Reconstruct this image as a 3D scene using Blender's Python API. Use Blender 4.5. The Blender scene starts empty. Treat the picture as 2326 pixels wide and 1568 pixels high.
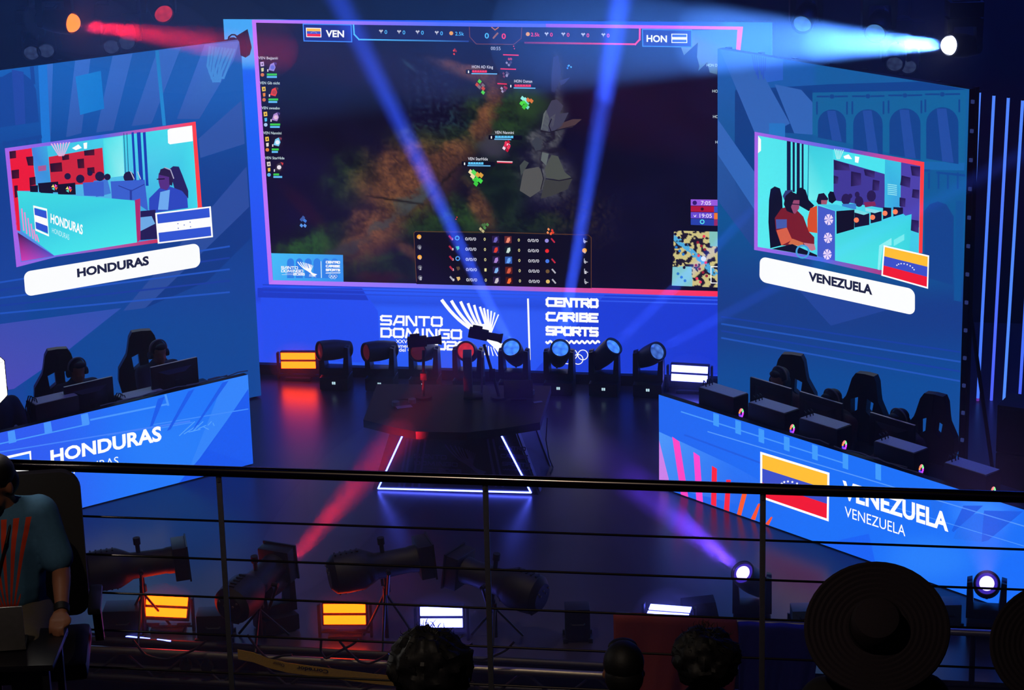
import bpy, bmesh, math, random
from mathutils import Vector, Matrix, noise as mnoise
PI = math.pi
S = bpy.context.scene
COL = S.collection
random.seed(7)

# ---------------------------------------------------------------- camera
FPX, PITCH, ROLL, EYE = 5644.63, 0.30212, -0.025903, 8.955
FW = Vector((0, math.cos(PITCH), -math.sin(PITCH)))
_rt = Vector((1, 0, 0)); _up = _rt.cross(FW)
CR = _rt * math.cos(ROLL) + _up * math.sin(ROLL)
CU = _up * math.cos(ROLL) - _rt * math.sin(ROLL)
CAMP = Vector((0, 0, EYE))
cd = bpy.data.cameras.new('camera'); cd.sensor_width = 36; cd.lens = 36 * FPX / 2326
cd.clip_start = 0.1; cd.clip_end = 200
cam = bpy.data.objects.new('camera', cd); COL.objects.link(cam)
cam.matrix_world = Matrix(((CR.x, CU.x, -FW.x, 0), (CR.y, CU.y, -FW.y, 0), (CR.z, CU.z, -FW.z, EYE), (0, 0, 0, 1)))
S.camera = cam

# ---------------------------------------------------------------- world, exposure
w = bpy.data.worlds.new('hall_air'); S.world = w; w.use_nodes = True
w.node_tree.nodes['Background'].inputs[0].default_value = (0.006, 0.003, 0.03, 1)
w.node_tree.nodes['Background'].inputs[1].default_value = 0.6
S.view_settings.view_transform = 'Standard'; S.view_settings.look = 'None'
S.cycles.max_bounces = 6; S.cycles.diffuse_bounces = 2; S.cycles.glossy_bounces = 3
S.view_settings.exposure = 0; S.view_settings.gamma = 1; S.view_settings.use_curve_mapping = False
HAZE = 0.009
def lamp(kind, name, loc, to, col, power, size=1.0, size_y=None, spot_deg=None):
    L = bpy.data.lights.new(name, kind); L.energy = power; L.color = col
    if kind == 'AREA':
        L.shape = 'RECTANGLE'; L.size = size; L.size_y = size_y or size
    else: L.shadow_soft_size = size
    if spot_deg: L.spot_size = math.radians(spot_deg); L.spot_blend = .8
    o = bpy.data.objects.new(name, L); COL.objects.link(o); o.location = loc
    o.rotation_euler = (Vector(to) - Vector(loc)).to_track_quat('-Z', 'Y').to_euler(); return o
# unseen fill added over the stage (violet) and at the right (blue), dim warm house light over the balcony and the stage front
lamp('AREA', 'stage_fill', (-.6, 23.5, 10.5), (-.6, 24, 0), (.34, .26, 1.0), 55, 6, 3)
lamp('AREA', 'side_fill', (6.5, 26, 10), (6.5, 27, 2), (.02, .08, 1.0), 420, 3, 3)
lamp('SPOT', 'house_light', (-2.6, 4.5, 12.2), (-2.2, 10.9, 4.4), (1.0, .80, .62), 400, .06, None, 78)
lamp('SPOT', 'front_light', (-1.8, 16.5, 9.2), (-1.5, 18.7, 0), (1.0, .78, .52), 430, .3, None, 42)

# ---------------------------------------------------------------- pixel of the photograph -> point in the hall
def ray(px, py): return FW + CR * ((px - 1163) / FPX) - CU * ((py - 784) / FPX)
def at_z(px, py, z=0.0):
    d = ray(px, py); return CAMP + d * ((z - EYE) / d.z)
def at_y(px, py, y):
    d = ray(px, py); return CAMP + d * (y / d.y)
def at_plane(px, py, o, n):
    d = ray(px, py); return CAMP + d * ((o - CAMP).dot(n) / d.dot(n))

def px_of(P):
    d = Vector(P) - CAMP; z = d.dot(FW); return (1163 + FPX * d.dot(CR) / z, 784 - FPX * d.dot(CU) / z)
def crop(ox, oy, sc): return lambda *p: [(ox + x / sc, oy + y / sc) for x, y in p]

# ---------------------------------------------------------------- materials
def lin(c):
    return tuple(((v / 255) / 12.92 if v / 255 <= 0.04045 else ((v / 255 + 0.055) / 1.055) ** 2.4) for v in c)
MATS = {}
def mat(name, c=(20, 20, 22), rough=0.5, metal=0.0, nscale=40, bump=0.0, var=0.15, emit=None, strength=1.0, spec=0.5, sample=True):
    if name in MATS: return MATS[name]
    m = bpy.data.materials.new(name); m.use_nodes = True; nt = m.node_tree; b = nt.nodes['Principled BSDF']
    L = nt.links.new
    tc = nt.nodes.new('ShaderNodeTexCoord'); nz = nt.nodes.new('ShaderNodeTexNoise')
    nz.inputs['Scale'].default_value = nscale; nz.inputs['Detail'].default_value = 3; L(tc.outputs['Object'], nz.inputs['Vector'])
    mx = nt.nodes.new('ShaderNodeMix'); mx.data_type = 'RGBA'
    k = lin(c); mx.inputs[6].default_value = tuple(v * (1 - var) for v in k) + (1,); mx.inputs[7].default_value = tuple(min(1, v * (1 + var)) for v in k) + (1,)
    L(nz.outputs['Fac'], mx.inputs[0]); L(mx.outputs[2], b.inputs['Base Color'])
    b.inputs['Roughness'].default_value = rough; b.inputs['Metallic'].default_value = metal
    b.inputs['Specular IOR Level'].default_value = spec
    if bump:
        bp = nt.nodes.new('ShaderNodeBump'); bp.inputs['Strength'].default_value = bump; L(nz.outputs['Fac'], bp.inputs['Height']); L(bp.outputs[0], b.inputs['Normal'])
    if emit:
        b.inputs['Emission Color'].default_value = tuple(emit) + (1,); b.inputs['Emission Strength'].default_value = strength
        if not sample: m.cycles.emission_sampling = 'NONE'
    MATS[name] = m; return m
def glow(name, rgb, strength=1.0, sample=True): return mat(name, (8, 8, 8), 0.4, emit=rgb, strength=strength, sample=sample)
def led_material(name, sample):
    m = bpy.data.materials.new(name); m.use_nodes = True; nt = m.node_tree; nt.nodes.clear(); L = nt.links.new
    at = nt.nodes.new('ShaderNodeAttribute'); at.attribute_name = 'pixels'
    tc = nt.nodes.new('ShaderNodeTexCoord'); nz = nt.nodes.new('ShaderNodeTexNoise'); nz.inputs['Scale'].default_value = 90; nz.inputs['Detail'].default_value = 1
    L(tc.outputs['Object'], nz.inputs['Vector'])
    mr = nt.nodes.new('ShaderNodeMapRange'); mr.inputs[3].default_value = 1.02; mr.inputs[4].default_value = 1.16; L(nz.outputs['Fac'], mr.inputs[0])
    em = nt.nodes.new('ShaderNodeEmission'); L(at.outputs['Color'], em.inputs[0]); L(mr.outputs[0], em.inputs[1])
    o = nt.nodes.new('ShaderNodeOutputMaterial'); L(em.outputs[0], o.inputs[0])
    if not sample: m.cycles.emission_sampling = 'NONE'
    return m
LED_BASE = led_material('led_pixels_field', True); LED_FINE = led_material('led_pixels_artwork', False)

# ---------------------------------------------------------------- object bookkeeping
def tag(o, label=None, cat=None, group=None, kind=None):
    if label: o['label'] = label
    if cat: o['category'] = cat
    if group: o['group'] = group
    if kind: o['kind'] = kind
    return o
def thing(name, label, cat, loc=(0, 0, 0), rz=0.0, group=None):
    o = bpy.data.objects.new(name, None); COL.objects.link(o); o.empty_display_size = 0.1
    o.location = loc; o.rotation_euler = (0, 0, rz)
    return tag(o, label, cat, group)
def copy_tree(o, parent=None):
    c = o.copy(); COL.objects.link(c); c.parent = parent
    for ch in list(o.children): copy_tree(ch, c)
    return c

# ---------------------------------------------------------------- mesh builder
class MB:
    def __init__(s): s.bm = bmesh.new()
    def _x(s, vs, M):
        if M is not None:
            for v in vs: v.co = M @ v.co
        return s
    def box(s, c, d, M=None, bev=0.0, taper=None):
        r = bmesh.ops.create_cube(s.bm, size=1.0); vs = r['verts']
        for v in vs:
            k = 1.0 if not taper or v.co.z < 0 else taper
            v.co = Vector((c[0] + v.co.x * d[0] * k, c[1] + v.co.y * d[1] * k, c[2] + v.co.z * d[2]))
        if bev:
            es = list({e for v in vs for e in v.link_edges})
            rr = bmesh.ops.bevel(s.bm, geom=es, offset=bev, segments=2, affect='EDGES', profile=0.6)
            vs = list({v for f in rr['faces'] for v in f.verts} | {v for v in vs if v.is_valid})
        return s._x(vs, M)
    def cyl(s, p, q, r, r2=None, seg=16, M=None, caps=True):
        p, q = Vector(p), Vector(q); r2 = r if r2 is None else r2
        d = q - p; rot = Vector((0, 0, 1)).rotation_difference(d).to_matrix().to_4x4()
        T = Matrix.Translation((p + q) / 2) @ rot
        vs = bmesh.ops.create_cone(s.bm, cap_ends=caps, segments=seg, radius1=max(r, 1e-5), radius2=max(r2, 1e-5), depth=d.length)['verts']
        for v in vs: v.co = T @ v.co
        return s._x(vs, M)
    def ball(s, c, r, M=None, seg=16):
        r = (r, r, r) if not hasattr(r, '__len__') else r
        vs = bmesh.ops.create_uvsphere(s.bm, u_segments=seg, v_segments=max(6, seg // 2 + 2), radius=1)['verts']
        for v in vs: v.co = Vector((c[0] + v.co.x * r[0], c[1] + v.co.y * r[1], c[2] + v.co.z * r[2]))
        return s._x(vs, M)
    def lathe(s, prof, seg=24, M=None, c=(0, 0, 0)):
        rings = []
        for r, z in prof:
            rings.append([s.bm.verts.new((c[0] + max(r, 1e-4) * math.cos(2 * PI * i / seg), c[1] + max(r, 1e-4) * math.sin(2 * PI * i / seg), c[2] + z)) for i in range(seg)])
        for a, b in zip(rings, rings[1:]):
            for i in range(seg): s.bm.faces.new((a[i], a[(i + 1) % seg], b[(i + 1) % seg], b[i]))
        s.bm.faces.new(rings[0][::-1]); s.bm.faces.new(rings[-1])
        return s._x([v for r in rings for v in r], M)
    def prism(s, poly, h, M=None):
        a = [s.bm.verts.new((x, y, 0)) for x, y in poly]; b = [s.bm.verts.new((x, y, h)) for x, y in poly]
        n = len(poly)
        for i in range(n): s.bm.faces.new((a[i], a[(i + 1) % n], b[(i + 1) % n], b[i]))
        s.bm.faces.new(a[::-1]); s.bm.faces.new(b)
        return s._x(a + b, M)
    def hull8(s, lo, hi, M=None):
        a = [s.bm.verts.new(p) for p in lo]; b = [s.bm.verts.new(p) for p in hi]; n = len(a)
        for i in range(n): s.bm.faces.new((a[i], a[(i + 1) % n], b[(i + 1) % n], b[i]))
        s.bm.faces.new(a[::-1]); s.bm.faces.new(b)
        return s._x(a + b, M)
    def tube(s, pts, r, seg=8, M=None, closed=False):
        pts = [Vector(p) for p in pts]; n = len(pts); rings = []; up = Vector((0.123, 0.31, 0.94))
        rr = r if hasattr(r, '__len__') else [r] * n
        for i, p in enumerate(pts):
            a = pts[i - 1] if (i or closed) else p; b = pts[(i + 1) % n] if (i < n - 1 or closed) else p
            t = (b - a).normalized(); x = up.cross(t)
            if x.length < 1e-3: x = Vector((1, 0, 0)).cross(t)
            x.normalize(); y = t.cross(x); up = y
            rings.append([s.bm.verts.new(p + (x * math.cos(2 * PI * k / seg) + y * math.sin(2 * PI * k / seg)) * rr[i]) for k in range(seg)])
        prs = list(zip(rings, rings[1:])) + ([(rings[-1], rings[0])] if closed else [])
        for a, b in prs:
            for k in range(seg): s.bm.faces.new((a[k], a[(k + 1) % seg], b[(k + 1) % seg], b[k]))
        if not closed: s.bm.faces.new(rings[0][::-1]); s.bm.faces.new(rings[-1])
        return s._x([v for q in rings for v in q], M)
    def build(s, name, material, parent=None, smooth=0.6, loc=None, rot=None):
        bmesh.ops.recalc_face_normals(s.bm, faces=s.bm.faces)
        me = bpy.data.meshes.new(name); s.bm.to_mesh(me); s.bm.free()
        me.materials.append(material)
        if smooth:
            for p in me.polygons: p.use_smooth = True
            me.set_sharp_from_angle(angle=smooth)
        o = bpy.data.objects.new(name, me); COL.objects.link(o)
        if parent: o.parent = parent
        if loc is not None: o.location = loc
        if rot is not None: o.rotation_euler = rot
        return o
def frame(o, x, y=None, z=None):
    """matrix with origin o and the given axes"""
    x, y, z = Vector(x), Vector(y), Vector(z)
    return Matrix(((x.x, y.x, z.x, o[0]), (x.y, y.y, z.y, o[1]), (x.z, y.z, z.z, o[2]), (0, 0, 0, 1)))
def aim(d, o=(0, 0, 0)):
    return Matrix.Translation(o) @ Vector((0, 0, 1)).rotation_difference(Vector(d)).to_matrix().to_4x4()

# ---------------------------------------------------------------- lettering
_glyph = {}
def glyphs(txt, bold=0.0, res=3):
    k = (txt, bold, res)
    if k not in _glyph:
        cu = bpy.data.curves.new('t', 'FONT'); cu.body = txt; cu.size = 1; cu.offset = bold; cu.resolution_u = res
        o = bpy.data.objects.new('t', cu); COL.objects.link(o); dg = bpy.context.evaluated_depsgraph_get(); dg.update()
        me = bpy.data.meshes.new_from_object(o.evaluated_get(dg))
        V = [(v.co.x, v.co.y) for v in me.vertices]; F = [list(p.vertices) for p in me.polygons]
        x0 = min(v[0] for v in V); x1 = max(v[0] for v in V)
        _glyph[k] = ([((x - x0) / (x1 - x0), y / 0.73) for x, y in V], F, (x1 - x0) / 0.73)
        bpy.data.objects.remove(o); bpy.data.curves.remove(cu); bpy.data.meshes.remove(me)
    return _glyph[k]

# ---------------------------------------------------------------- LED picture: flat artwork in the plane of one screen
class Art:
    def __init__(s, o, n, t): s.o, s.n, s.t = o, n.normalized(), t; s.V, s.F, s.C, s.M = [], [], [], []; s.clip = None
    def pt(s, px, py, k): return at_plane(px, py, s.o + s.n * (0.0015 * k + 0.002), s.n)
    def poly(s, pts, c, k=1, base=False):
        if s.clip:
            cc = [lin(q) for q in c] if hasattr(c[0], '__len__') else [lin(c)] * len(pts)
            P = [(s.pt(x, y, k), q) for x, y, q in ((p[0], p[1], q) for p, q in zip(pts, cc))]
            u0, u1, z0, z1 = s.clip; T = [((p - s.o).dot(s.t), p.z, q) for p, q in P]
            for ax, lim, sg in ((0, u0, 1), (0, u1, -1), (1, z0, 1), (1, z1, -1)):
                out = []
                for a, b in zip(T, T[1:] + T[:1]):
                    ia, ib = (a[ax] - lim) * sg >= 0, (b[ax] - lim) * sg >= 0
                    if ia: out.append(a)
                    if ia != ib:
                        f = (lim - a[ax]) / (b[ax] - a[ax]); out.append((a[0] + (b[0] - a[0]) * f, a[1] + (b[1] - a[1]) * f, tuple(a[2][j] + (b[2][j] - a[2][j]) * f for j in range(3))))
                T = out
                if len(T) < 3: return
            i = len(s.V); d = s.n * (0.0015 * k + 0.002)
            s.V += [Vector((s.o.x + s.t.x * a[0] + d.x, s.o.y + s.t.y * a[0] + d.y, a[1])) for a in T]; s.F.append(list(range(i, i + len(T)))); s.C.append([a[2] for a in T]); s.M.append(0 if base else 1); return
        i = len(s.V); s.V += [s.pt(x, y, k) for x, y in pts]; s.F.append(list(range(i, i + len(pts))))
        s.C.append([lin(q) for q in c] if hasattr(c[0], '__len__') else [lin(c)] * len(pts)); s.M.append(0 if base else 1)
    def line(s, pts, wd, c, k=2, closed=False):
        n = len(pts); P = [Vector(p) for p in pts]; q = []
        for i in range(n if closed else n - 1):
            a, b = P[i], P[(i + 1) % n]; d = (b - a).normalized() * wd / 2; m = Vector((-d.y, d.x))
            cc = c if not hasattr(c[0], '__len__') else [c[i], c[i], c[(i + 1) % n], c[(i + 1) % n]]
            q = [a - d + m, a - d - m, b + d - m, b + d + m]
            s.poly([tuple(v) for v in q], cc, k)
    def disc(s, c, r, col, k=2, n=20, ry=None):
        s.poly([(c[0] + r * math.cos(2 * PI * i / n), c[1] + (ry or r) * math.sin(2 * PI * i / n)) for i in range(n)], col, k)
    def ring(s, c, r, wd, col, k=3, n=24):
        for i in range(n):
            a, b = 2 * PI * i / n, 2 * PI * (i + 1) / n
            s.poly([(c[0] + q * math.cos(t), c[1] + q * math.sin(t)) for q, t in ((r - wd / 2, a), (r + wd / 2, a), (r + wd / 2, b), (r - wd / 2, b))], col, k)
    def text(s, txt, l, r, cap, c, k=4, bold=0.0, lean=None, res=3):
        """lettering whose base line runs from pixel l to pixel r; cap = height of its capitals at (left, right)"""
        V, F, asp = glyphs(txt, bold, res); i = len(s.V)
        ca, cb = cap if hasattr(cap, '__len__') else (cap, cap); lean = lean or 0.0
        for x, y in V:
            h = y * (ca + (cb - ca) * x); s.V.append(s.pt(l[0] + (r[0] - l[0]) * x - h * lean, l[1] + (r[1] - l[1]) * x - h, k))
        for f in F: s.F.append([i + v for v in f]); s.C.append([lin(c)] * len(f)); s.M.append(1)
    def grid(s, x0, y0, x1, y1, nx, ny, fn, k=1, warp=None):
        i = len(s.V); cols = []
        for j in range(ny + 1):
            for q in range(nx + 1):
                u, v = q / nx, j / ny; p = warp(u, v) if warp else (x0 + (x1 - x0) * u, y0 + (y1 - y0) * v)
                s.V.append(s.pt(p[0], p[1], k)); cols.append(lin(fn(*p)))
        for j in range(ny):
            for q in range(nx):
                f = [j * (nx + 1) + q, j * (nx + 1) + q + 1, (j + 1) * (nx + 1) + q + 1, (j + 1) * (nx + 1) + q]
                s.F.append([i + v for v in f]); s.C.append([cols[v] for v in f]); s.M.append(1)
    def build(s, name, parent, paint=None):
        me = bpy.data.meshes.new(name); inv = parent.matrix_basis.inverted()
        me.from_pydata([tuple(inv @ v) for v in s.V], [], s.F)
        me.materials.append(paint or LED_BASE); me.materials.append(paint or LED_FINE)
        at = me.color_attributes.new('pixels', 'FLOAT_COLOR', 'CORNER'); fl = []
        for c in s.C:
            for q in c: fl += [q[0], q[1], q[2], 1.0]
        at.data.foreach_set('color', fl)
        for p, m in zip(me.polygons, s.M): p.material_index = m
        o = bpy.data.objects.new(name, me); COL.objects.link(o); o.parent = parent
        return o
def quad_warp(a, b, c, d):
    """u,v -> pixel inside the quad a (top left) b (top right) c (bottom right) d (bottom left)"""
    def f(u, v): return tuple((a[i] * (1 - u) + b[i] * u) * (1 - v) + (d[i] * (1 - u) + c[i] * u) * v for i in (0, 1))
    return f
# ================================================================ the hall
def struct(name, mb, m, smooth=0): return tag(mb.build(name, m, None, smooth), kind='structure')
FLOOR_M = mat('dark_stage_vinyl', (66, 60, 70), 0.3, nscale=3, bump=0.015, var=0.25, spec=0.45)
BLACK = mat('matt_black_paint', (17, 17, 20), 0.6, nscale=30)
STEEL = mat('black_powder_coat', (24, 24, 28), 0.42, nscale=60)
HALL = mat('dark_hall_paint', (26, 24, 34), 0.9, nscale=1.5, var=0.3)
MT = Vector((math.cos(-0.18173), math.sin(-0.18173), 0)); MN = Vector((MT.y, -MT.x, 0)); FE = Vector((-1.16, 19.86, 0))   # FE: a point on the front edge of the stage
def edge(u, v, z=0.0): return FE + MT * u - MN * v + Vector((0, 0, z))
STAGE = Matrix.Translation(FE) @ Matrix.Rotation(-0.18173, 4, 'Z')
struct('floor', MB().box((.4, 5.2, -0.06), (13.5, 10.4, 0.12), STAGE), FLOOR_M)            # the stage
struct('wall_back', MB().box((0, 33.1, 5), (26, 0.2, 16)), HALL)
struct('wall_left', MB().box((-13, 16, 5), (0.2, 34, 16)), HALL)
struct('wall_right', MB().box((13, 16, 5), (0.2, 34, 16)), HALL)
struct('ceiling', MB().box((0, 16, 13.1), (26, 34, 0.2)), HALL)
struct('floor_hall', MB().box((0, 16, -2.0), (26, 34, 0.2)), HALL)

# ================================================================ LED walls
KM = 0.9183
MO = Vector((-3.067 * KM, 30.376 * KM, 0)); 
LO = Vector((-2.882, 26.982, 0)); LT = Vector((math.cos(0.55375), math.sin(0.55375), 0)); LN = Vector((LT.y, -LT.x, 0))
RO = Vector((2.2274, 25.695, 0)); RT = Vector((math.cos(-0.83572), math.sin(-0.83572), 0)); RN = Vector((RT.y, -RT.x, 0))
DLO = Vector((-2.76824, 24.7255, 0)); DLT = Vector((math.cos(0.62995), math.sin(0.62995), 0)); DLN = Vector((DLT.y, -DLT.x, 0))
DRO = Vector((1.46296, 23.71825, 0)); DRT = Vector((math.cos(-0.85564), math.sin(-0.85564), 0)); DRN = Vector((DRT.y, -DRT.x, 0))

def led_wall(name, label, cat, o, t, n, u0, u1, z0, z1, thick=0.09, legs=True):
    """a thing at the foot of the screen with its black cabinets; returns thing and picture plane"""
    base = o + t * (u0 + u1) / 2; r = thing(name, label, cat, base, math.atan2(t.y, t.x))
    W = u1 - u0; b = MB()
    nx = max(1, round(W / 0.5)); nz = max(1, round((z1 - z0) / 0.5))
    for i in range(nx):
        for j in range(nz):
            b.box((-W / 2 + (i + .5) * W / nx, thick / 2, z0 + (j + .5) * (z1 - z0) / nz), (W / nx - 0.002, thick, (z1 - z0) / nz - 0.002))
    b.build('cabinet_grid', BLACK, r, 0)
    if legs:
        f = MB()
        for i in range(nx + 1):
            x = -W / 2 + 0.03 + i * (W - 0.06) / nx
            f.box((x, thick + 0.05, z1 / 2), (0.05, 0.05, z1)); f.cyl((x, thick + 0.08, z1 * 0.45), (x, thick + .55, 0.02), 0.02, seg=8)
        f.build('support_frame', STEEL, r, 0)
    A = Art(o, n, t); A.clip = (u0 + .002, u1 - .002, z0 + .002, z1 - .002); return r, A
def uv(o, t, u, z): return px_of(o + t * u + Vector((0, 0, z)))
def lerp(a, b, k): k = max(0, min(1, k)); return tuple(a[i] + (b[i] - a[i]) * k for i in range(3))
def sstep(a, b, x): k = max(0, min(1, (x - a) / (b - a))); return k * k * (3 - 2 * k)
WHITE = (255, 255, 255)

c1 = crop(0, 0, 3.734); c2 = crop(0, 250, 3.484); c3 = crop(0, 700, 3.484); c5 = crop(560, 30, 3.7333); c6 = crop(1060, 30, 3.3229)
d1 = crop(580, 440, 3.7333); d2 = crop(1100, 440, 3.4083); d3 = crop(1600, 0, 3.1364); d4 = crop(1600, 280, 3.2039); d5 = crop(1450, 740, 2.6553); d6 = crop(1450, 1100, 2.6553)

# ---------------------------------------------------------------- emblem lettering made of strokes
STROKE = {'S': [[(1, 1), (.12, 1), (0, .9), (0, .6), (.1, .5), (.9, .5), (1, .4), (1, .1), (.9, 0), (0, 0)]], 'A': [[(0, 0), (.38, 1), (1, 1), (1, 0)], [(.18, .32), (1, .32)]],
 'N': [[(0, 0), (0, 1), (.2, 1), (.8, 0), (1, 0), (1, 1)]], 'T': [[(0, 1), (1, 1)], [(.5, 1), (.5, 0)]], 'O': [[(.12, 0), (.88, 0), (1, .14), (1, .86), (.88, 1), (.12, 1), (0, .86), (0, .14), (.12, 0)]],
 'D': [[(0, 0), (0, 1), (.8, 1), (1, .8), (1, .2), (.8, 0), (0, 0)]], 'M': [[(0, 0), (.12, 1), (.5, .1), (.88, 1), (1, 0)]], 'I': [[(.5, 0), (.5, 1)]],
 'G': [[(1, 1), (.12, 1), (0, .86), (0, .14), (.12, 0), (1, 0), (1, .5), (.55, .5)]], '2': [[(0, 1), (.9, 1), (1, .9), (1, .6), (.9, .5), (.1, .5), (0, .4), (0, 0), (1, 0)]],
 '0': [[(.12, 0), (.88, 0), (1, .14), (1, .86), (.88, 1), (.12, 1), (0, .86), (0, .14), (.12, 0)]], '6': [[(1, 1), (.12, 1), (0, .86), (0, .14), (.12, 0), (.88, 0), (1, .14), (1, .4), (.88, .55), (0, .55)]],
 'C': [[(1, 1), (.2, 1), (0, .8), (0, .2), (.2, 0), (1, 0)]], 'E': [[(1, 1), (0, 1), (0, 0), (1, 0)], [(0, .5), (.85, .5)]], 'R': [[(0, 0), (0, 1), (.85, 1), (1, .85), (1, .55), (.85, .45), (.2, .45)], [(.5, .45), (1, 0)]],
 'B': [[(0, 0), (0, 1), (.85, 1), (.95, .85), (.85, .55), (1, .4), (1, .1), (.88, 0), (0, 0)], [(0, .53), (.85, .53)]], 'P': [[(0, 0), (0, 1), (.85, 1), (1, .85), (1, .5), (.85, .38), (0, .38)]]}
def emblem_word(A, txt, l, r, cap, wd, c, k, widths=None):
    ws = [(0.25 if ch == 'I' else 1.35 if ch == 'M' else 1.0) for ch in txt]; gap = 0.32; tot = sum(ws) + gap * (len(txt) - 1); x = 0
    for ch, q in zip(txt, ws):
        for st in STROKE[ch]:
            pts = [((x + a * q) / tot, b) for a, b in st]
            P = [(l[0] + (r[0] - l[0]) * a, l[1] + (r[1] - l[1]) * a - cap * b) for a, b in pts]
            A.line(P, wd, c, k)
            for p in P: A.disc(p, wd / 2, c, k, 8)
        x += q + gap
def fan(A, tips, root, foot, wd, c, k, z=1.0):
    """feathers that spring from one root: a curved tapering blade each"""
    for i, (tx, ty) in enumerate(tips):
        n = 10; P = []; w0 = wd * (1.0 - 0.62 * i / (len(tips) - 1))
        cx = tx + (root[0] - tx) * (0.42 if i < 5 else 0.6); cy = ty + (root[1] - ty) * (0.78 if i < 5 else 0.55)
        for q in range(n + 1):
            u = q / n; P.append(((1 - u) ** 2 * tx + 2 * u * (1 - u) * cx + u * u * root[0], (1 - u) ** 2 * ty + 2 * u * (1 - u) * cy + u * u * root[1]))
        L, Rr = [], []
        for q, p in enumerate(P):
            a = Vector(P[max(0, q - 1)]); b = Vector(P[min(n, q + 1)]); d = (b - a).normalized(); h = w0 / 2
            L.append((p[0] - d.y * h, p[1] + d.x * h)); Rr.append((p[0] + d.y * h, p[1] - d.x * h))
        for q in range(n): A.poly([L[q], L[q + 1], Rr[q + 1], Rr[q]], c, k)
    A.poly(foot, c, k)
FAN_TIPS = [(1003, 681), (1025, 683), (1046, 685), (1063, 689), (1077, 693), (1090, 697), (1099, 700), (1107.5, 703), (1116, 706.5), (1124, 710), (1132.5, 714.5)]
def emblem(A, f, sc, c, k, full=True):
    """the festival emblem: two stroke words, the year, the fan and the partner words; f maps wall-photo pixels to this copy"""
    F = lambda *p: [f(*q) for q in p]
    w = 5.0 * sc
    emblem_word(A, 'SANTO', f(866, 736.8), f(1003, 740.3), 18.5 * sc, w, c, k); emblem_word(A, 'DOMINGO', f(866.5, 764.6), f(1047, 769), 18 * sc, w, c, k)
    emblem_word(A, '2026', f(968, 792.6), f(1060, 795), 16.6 * sc, w, c, k)
    if full:
        for t, x0, x1, y in (('XXV Juegos', 899, 962, 779.5), ('Centroamericanos', 862, 962, 789), ('y del Caribe', 896, 962, 798.5)):
            A.text(t, f(x0, y), f(x1, y + 1.5), 8.4 * sc, c, k, 0.012)
    else:
        A.line(F((900, 778), (962, 779.5)), 2 * sc, c, k); A.line(F((870, 787), (962, 789)), 2 * sc, c, k)
    fan(A, F(*FAN_TIPS), f(1112, 766), F((1070, 748), (1083, 741), (1092, 737), (1104, 735), (1117, 738), (1114, 752), (1117, 764), (1128, 776), (1150, 783), (1168, 788), (1150, 800), (1138, 803), (1122, 790), (1105, 774)), 7.5 * sc, c, k)
    for i in range(7): A.line(F((1104 + i * 5.5, 786 + i * 1.5), (1101 + i * 9.5, 806 + i * 0.8)), 2.2 * sc, c, k)
    A.line(F((1199.3, 680.5), (1203.3, 816)), 4.2 * sc, c, k)
    for t, y in (('CENTRO', 696.2), ('CARIBE', 729.2), ('SPORTS', 761.4)):
        emblem_word(A, t, f(1242.5, y - 2), f(1356.5, y + 1), 15.8 * sc, 5.9 * sc, c, k)
    P = [(1241 + i * 1.2, 777.5 + 2.2 * math.sin(i * 2 * PI / 10)) for i in range(101)]
    A.line(F(*P), 4.4 * sc, c, k)
    for p in ((1276, 804.5), (1300, 805.5), (1324, 806.5), (1289, 815.5), (1313, 816.5)): A.ring(f(*p), 11.2 * sc, 2.0 * sc, c, k)
def star(A, c, r, col, k): A.poly([(c[0] + (r if i % 2 == 0 else r * .42) * math.sin(i * PI / 5), c[1] - (r if i % 2 == 0 else r * .42) * math.cos(i * PI / 5)) for i in range(10)], col, k)
def flag(A, q, kind, k, border=0.035, rim=WHITE):
    """q: four pixel corners (tl tr br bl)"""
    W = quad_warp(*q); A.poly(q, rim, k); bx, by = border, border * 1.6
    R = lambda u0, v0, u1, v1, c: A.poly([W(u0, v0), W(u1, v0), W(u1, v1), W(u0, v1)], c, k + 1)
    v = lambda i: by + (1 - 2 * by) * i / 3
    cols = {'honduras': ((48, 84, 210), WHITE, (48, 84, 210)), 'venezuela': ((255, 190, 50), (60, 80, 200), (240, 25, 50))}[kind]
    for i in range(3): R(bx, v(i), 1 - bx, v(i + 1), cols[i])
    if kind == 'honduras':
        for u, t in ((.5, .5), (.39, .43), (.39, .58), (.61, .43), (.61, .58)): star(A, W(u, t), abs(q[1][0] - q[0][0]) * .016, (50, 80, 190), k + 2)
    else:
        for i in range(8):
            a = PI * (0.12 + 0.76 * i / 7); star(A, W(.5 - .2 * math.cos(a), .60 - .17 * math.sin(a)), abs(q[1][0] - q[0][0]) * .022, WHITE, k + 2)

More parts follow.
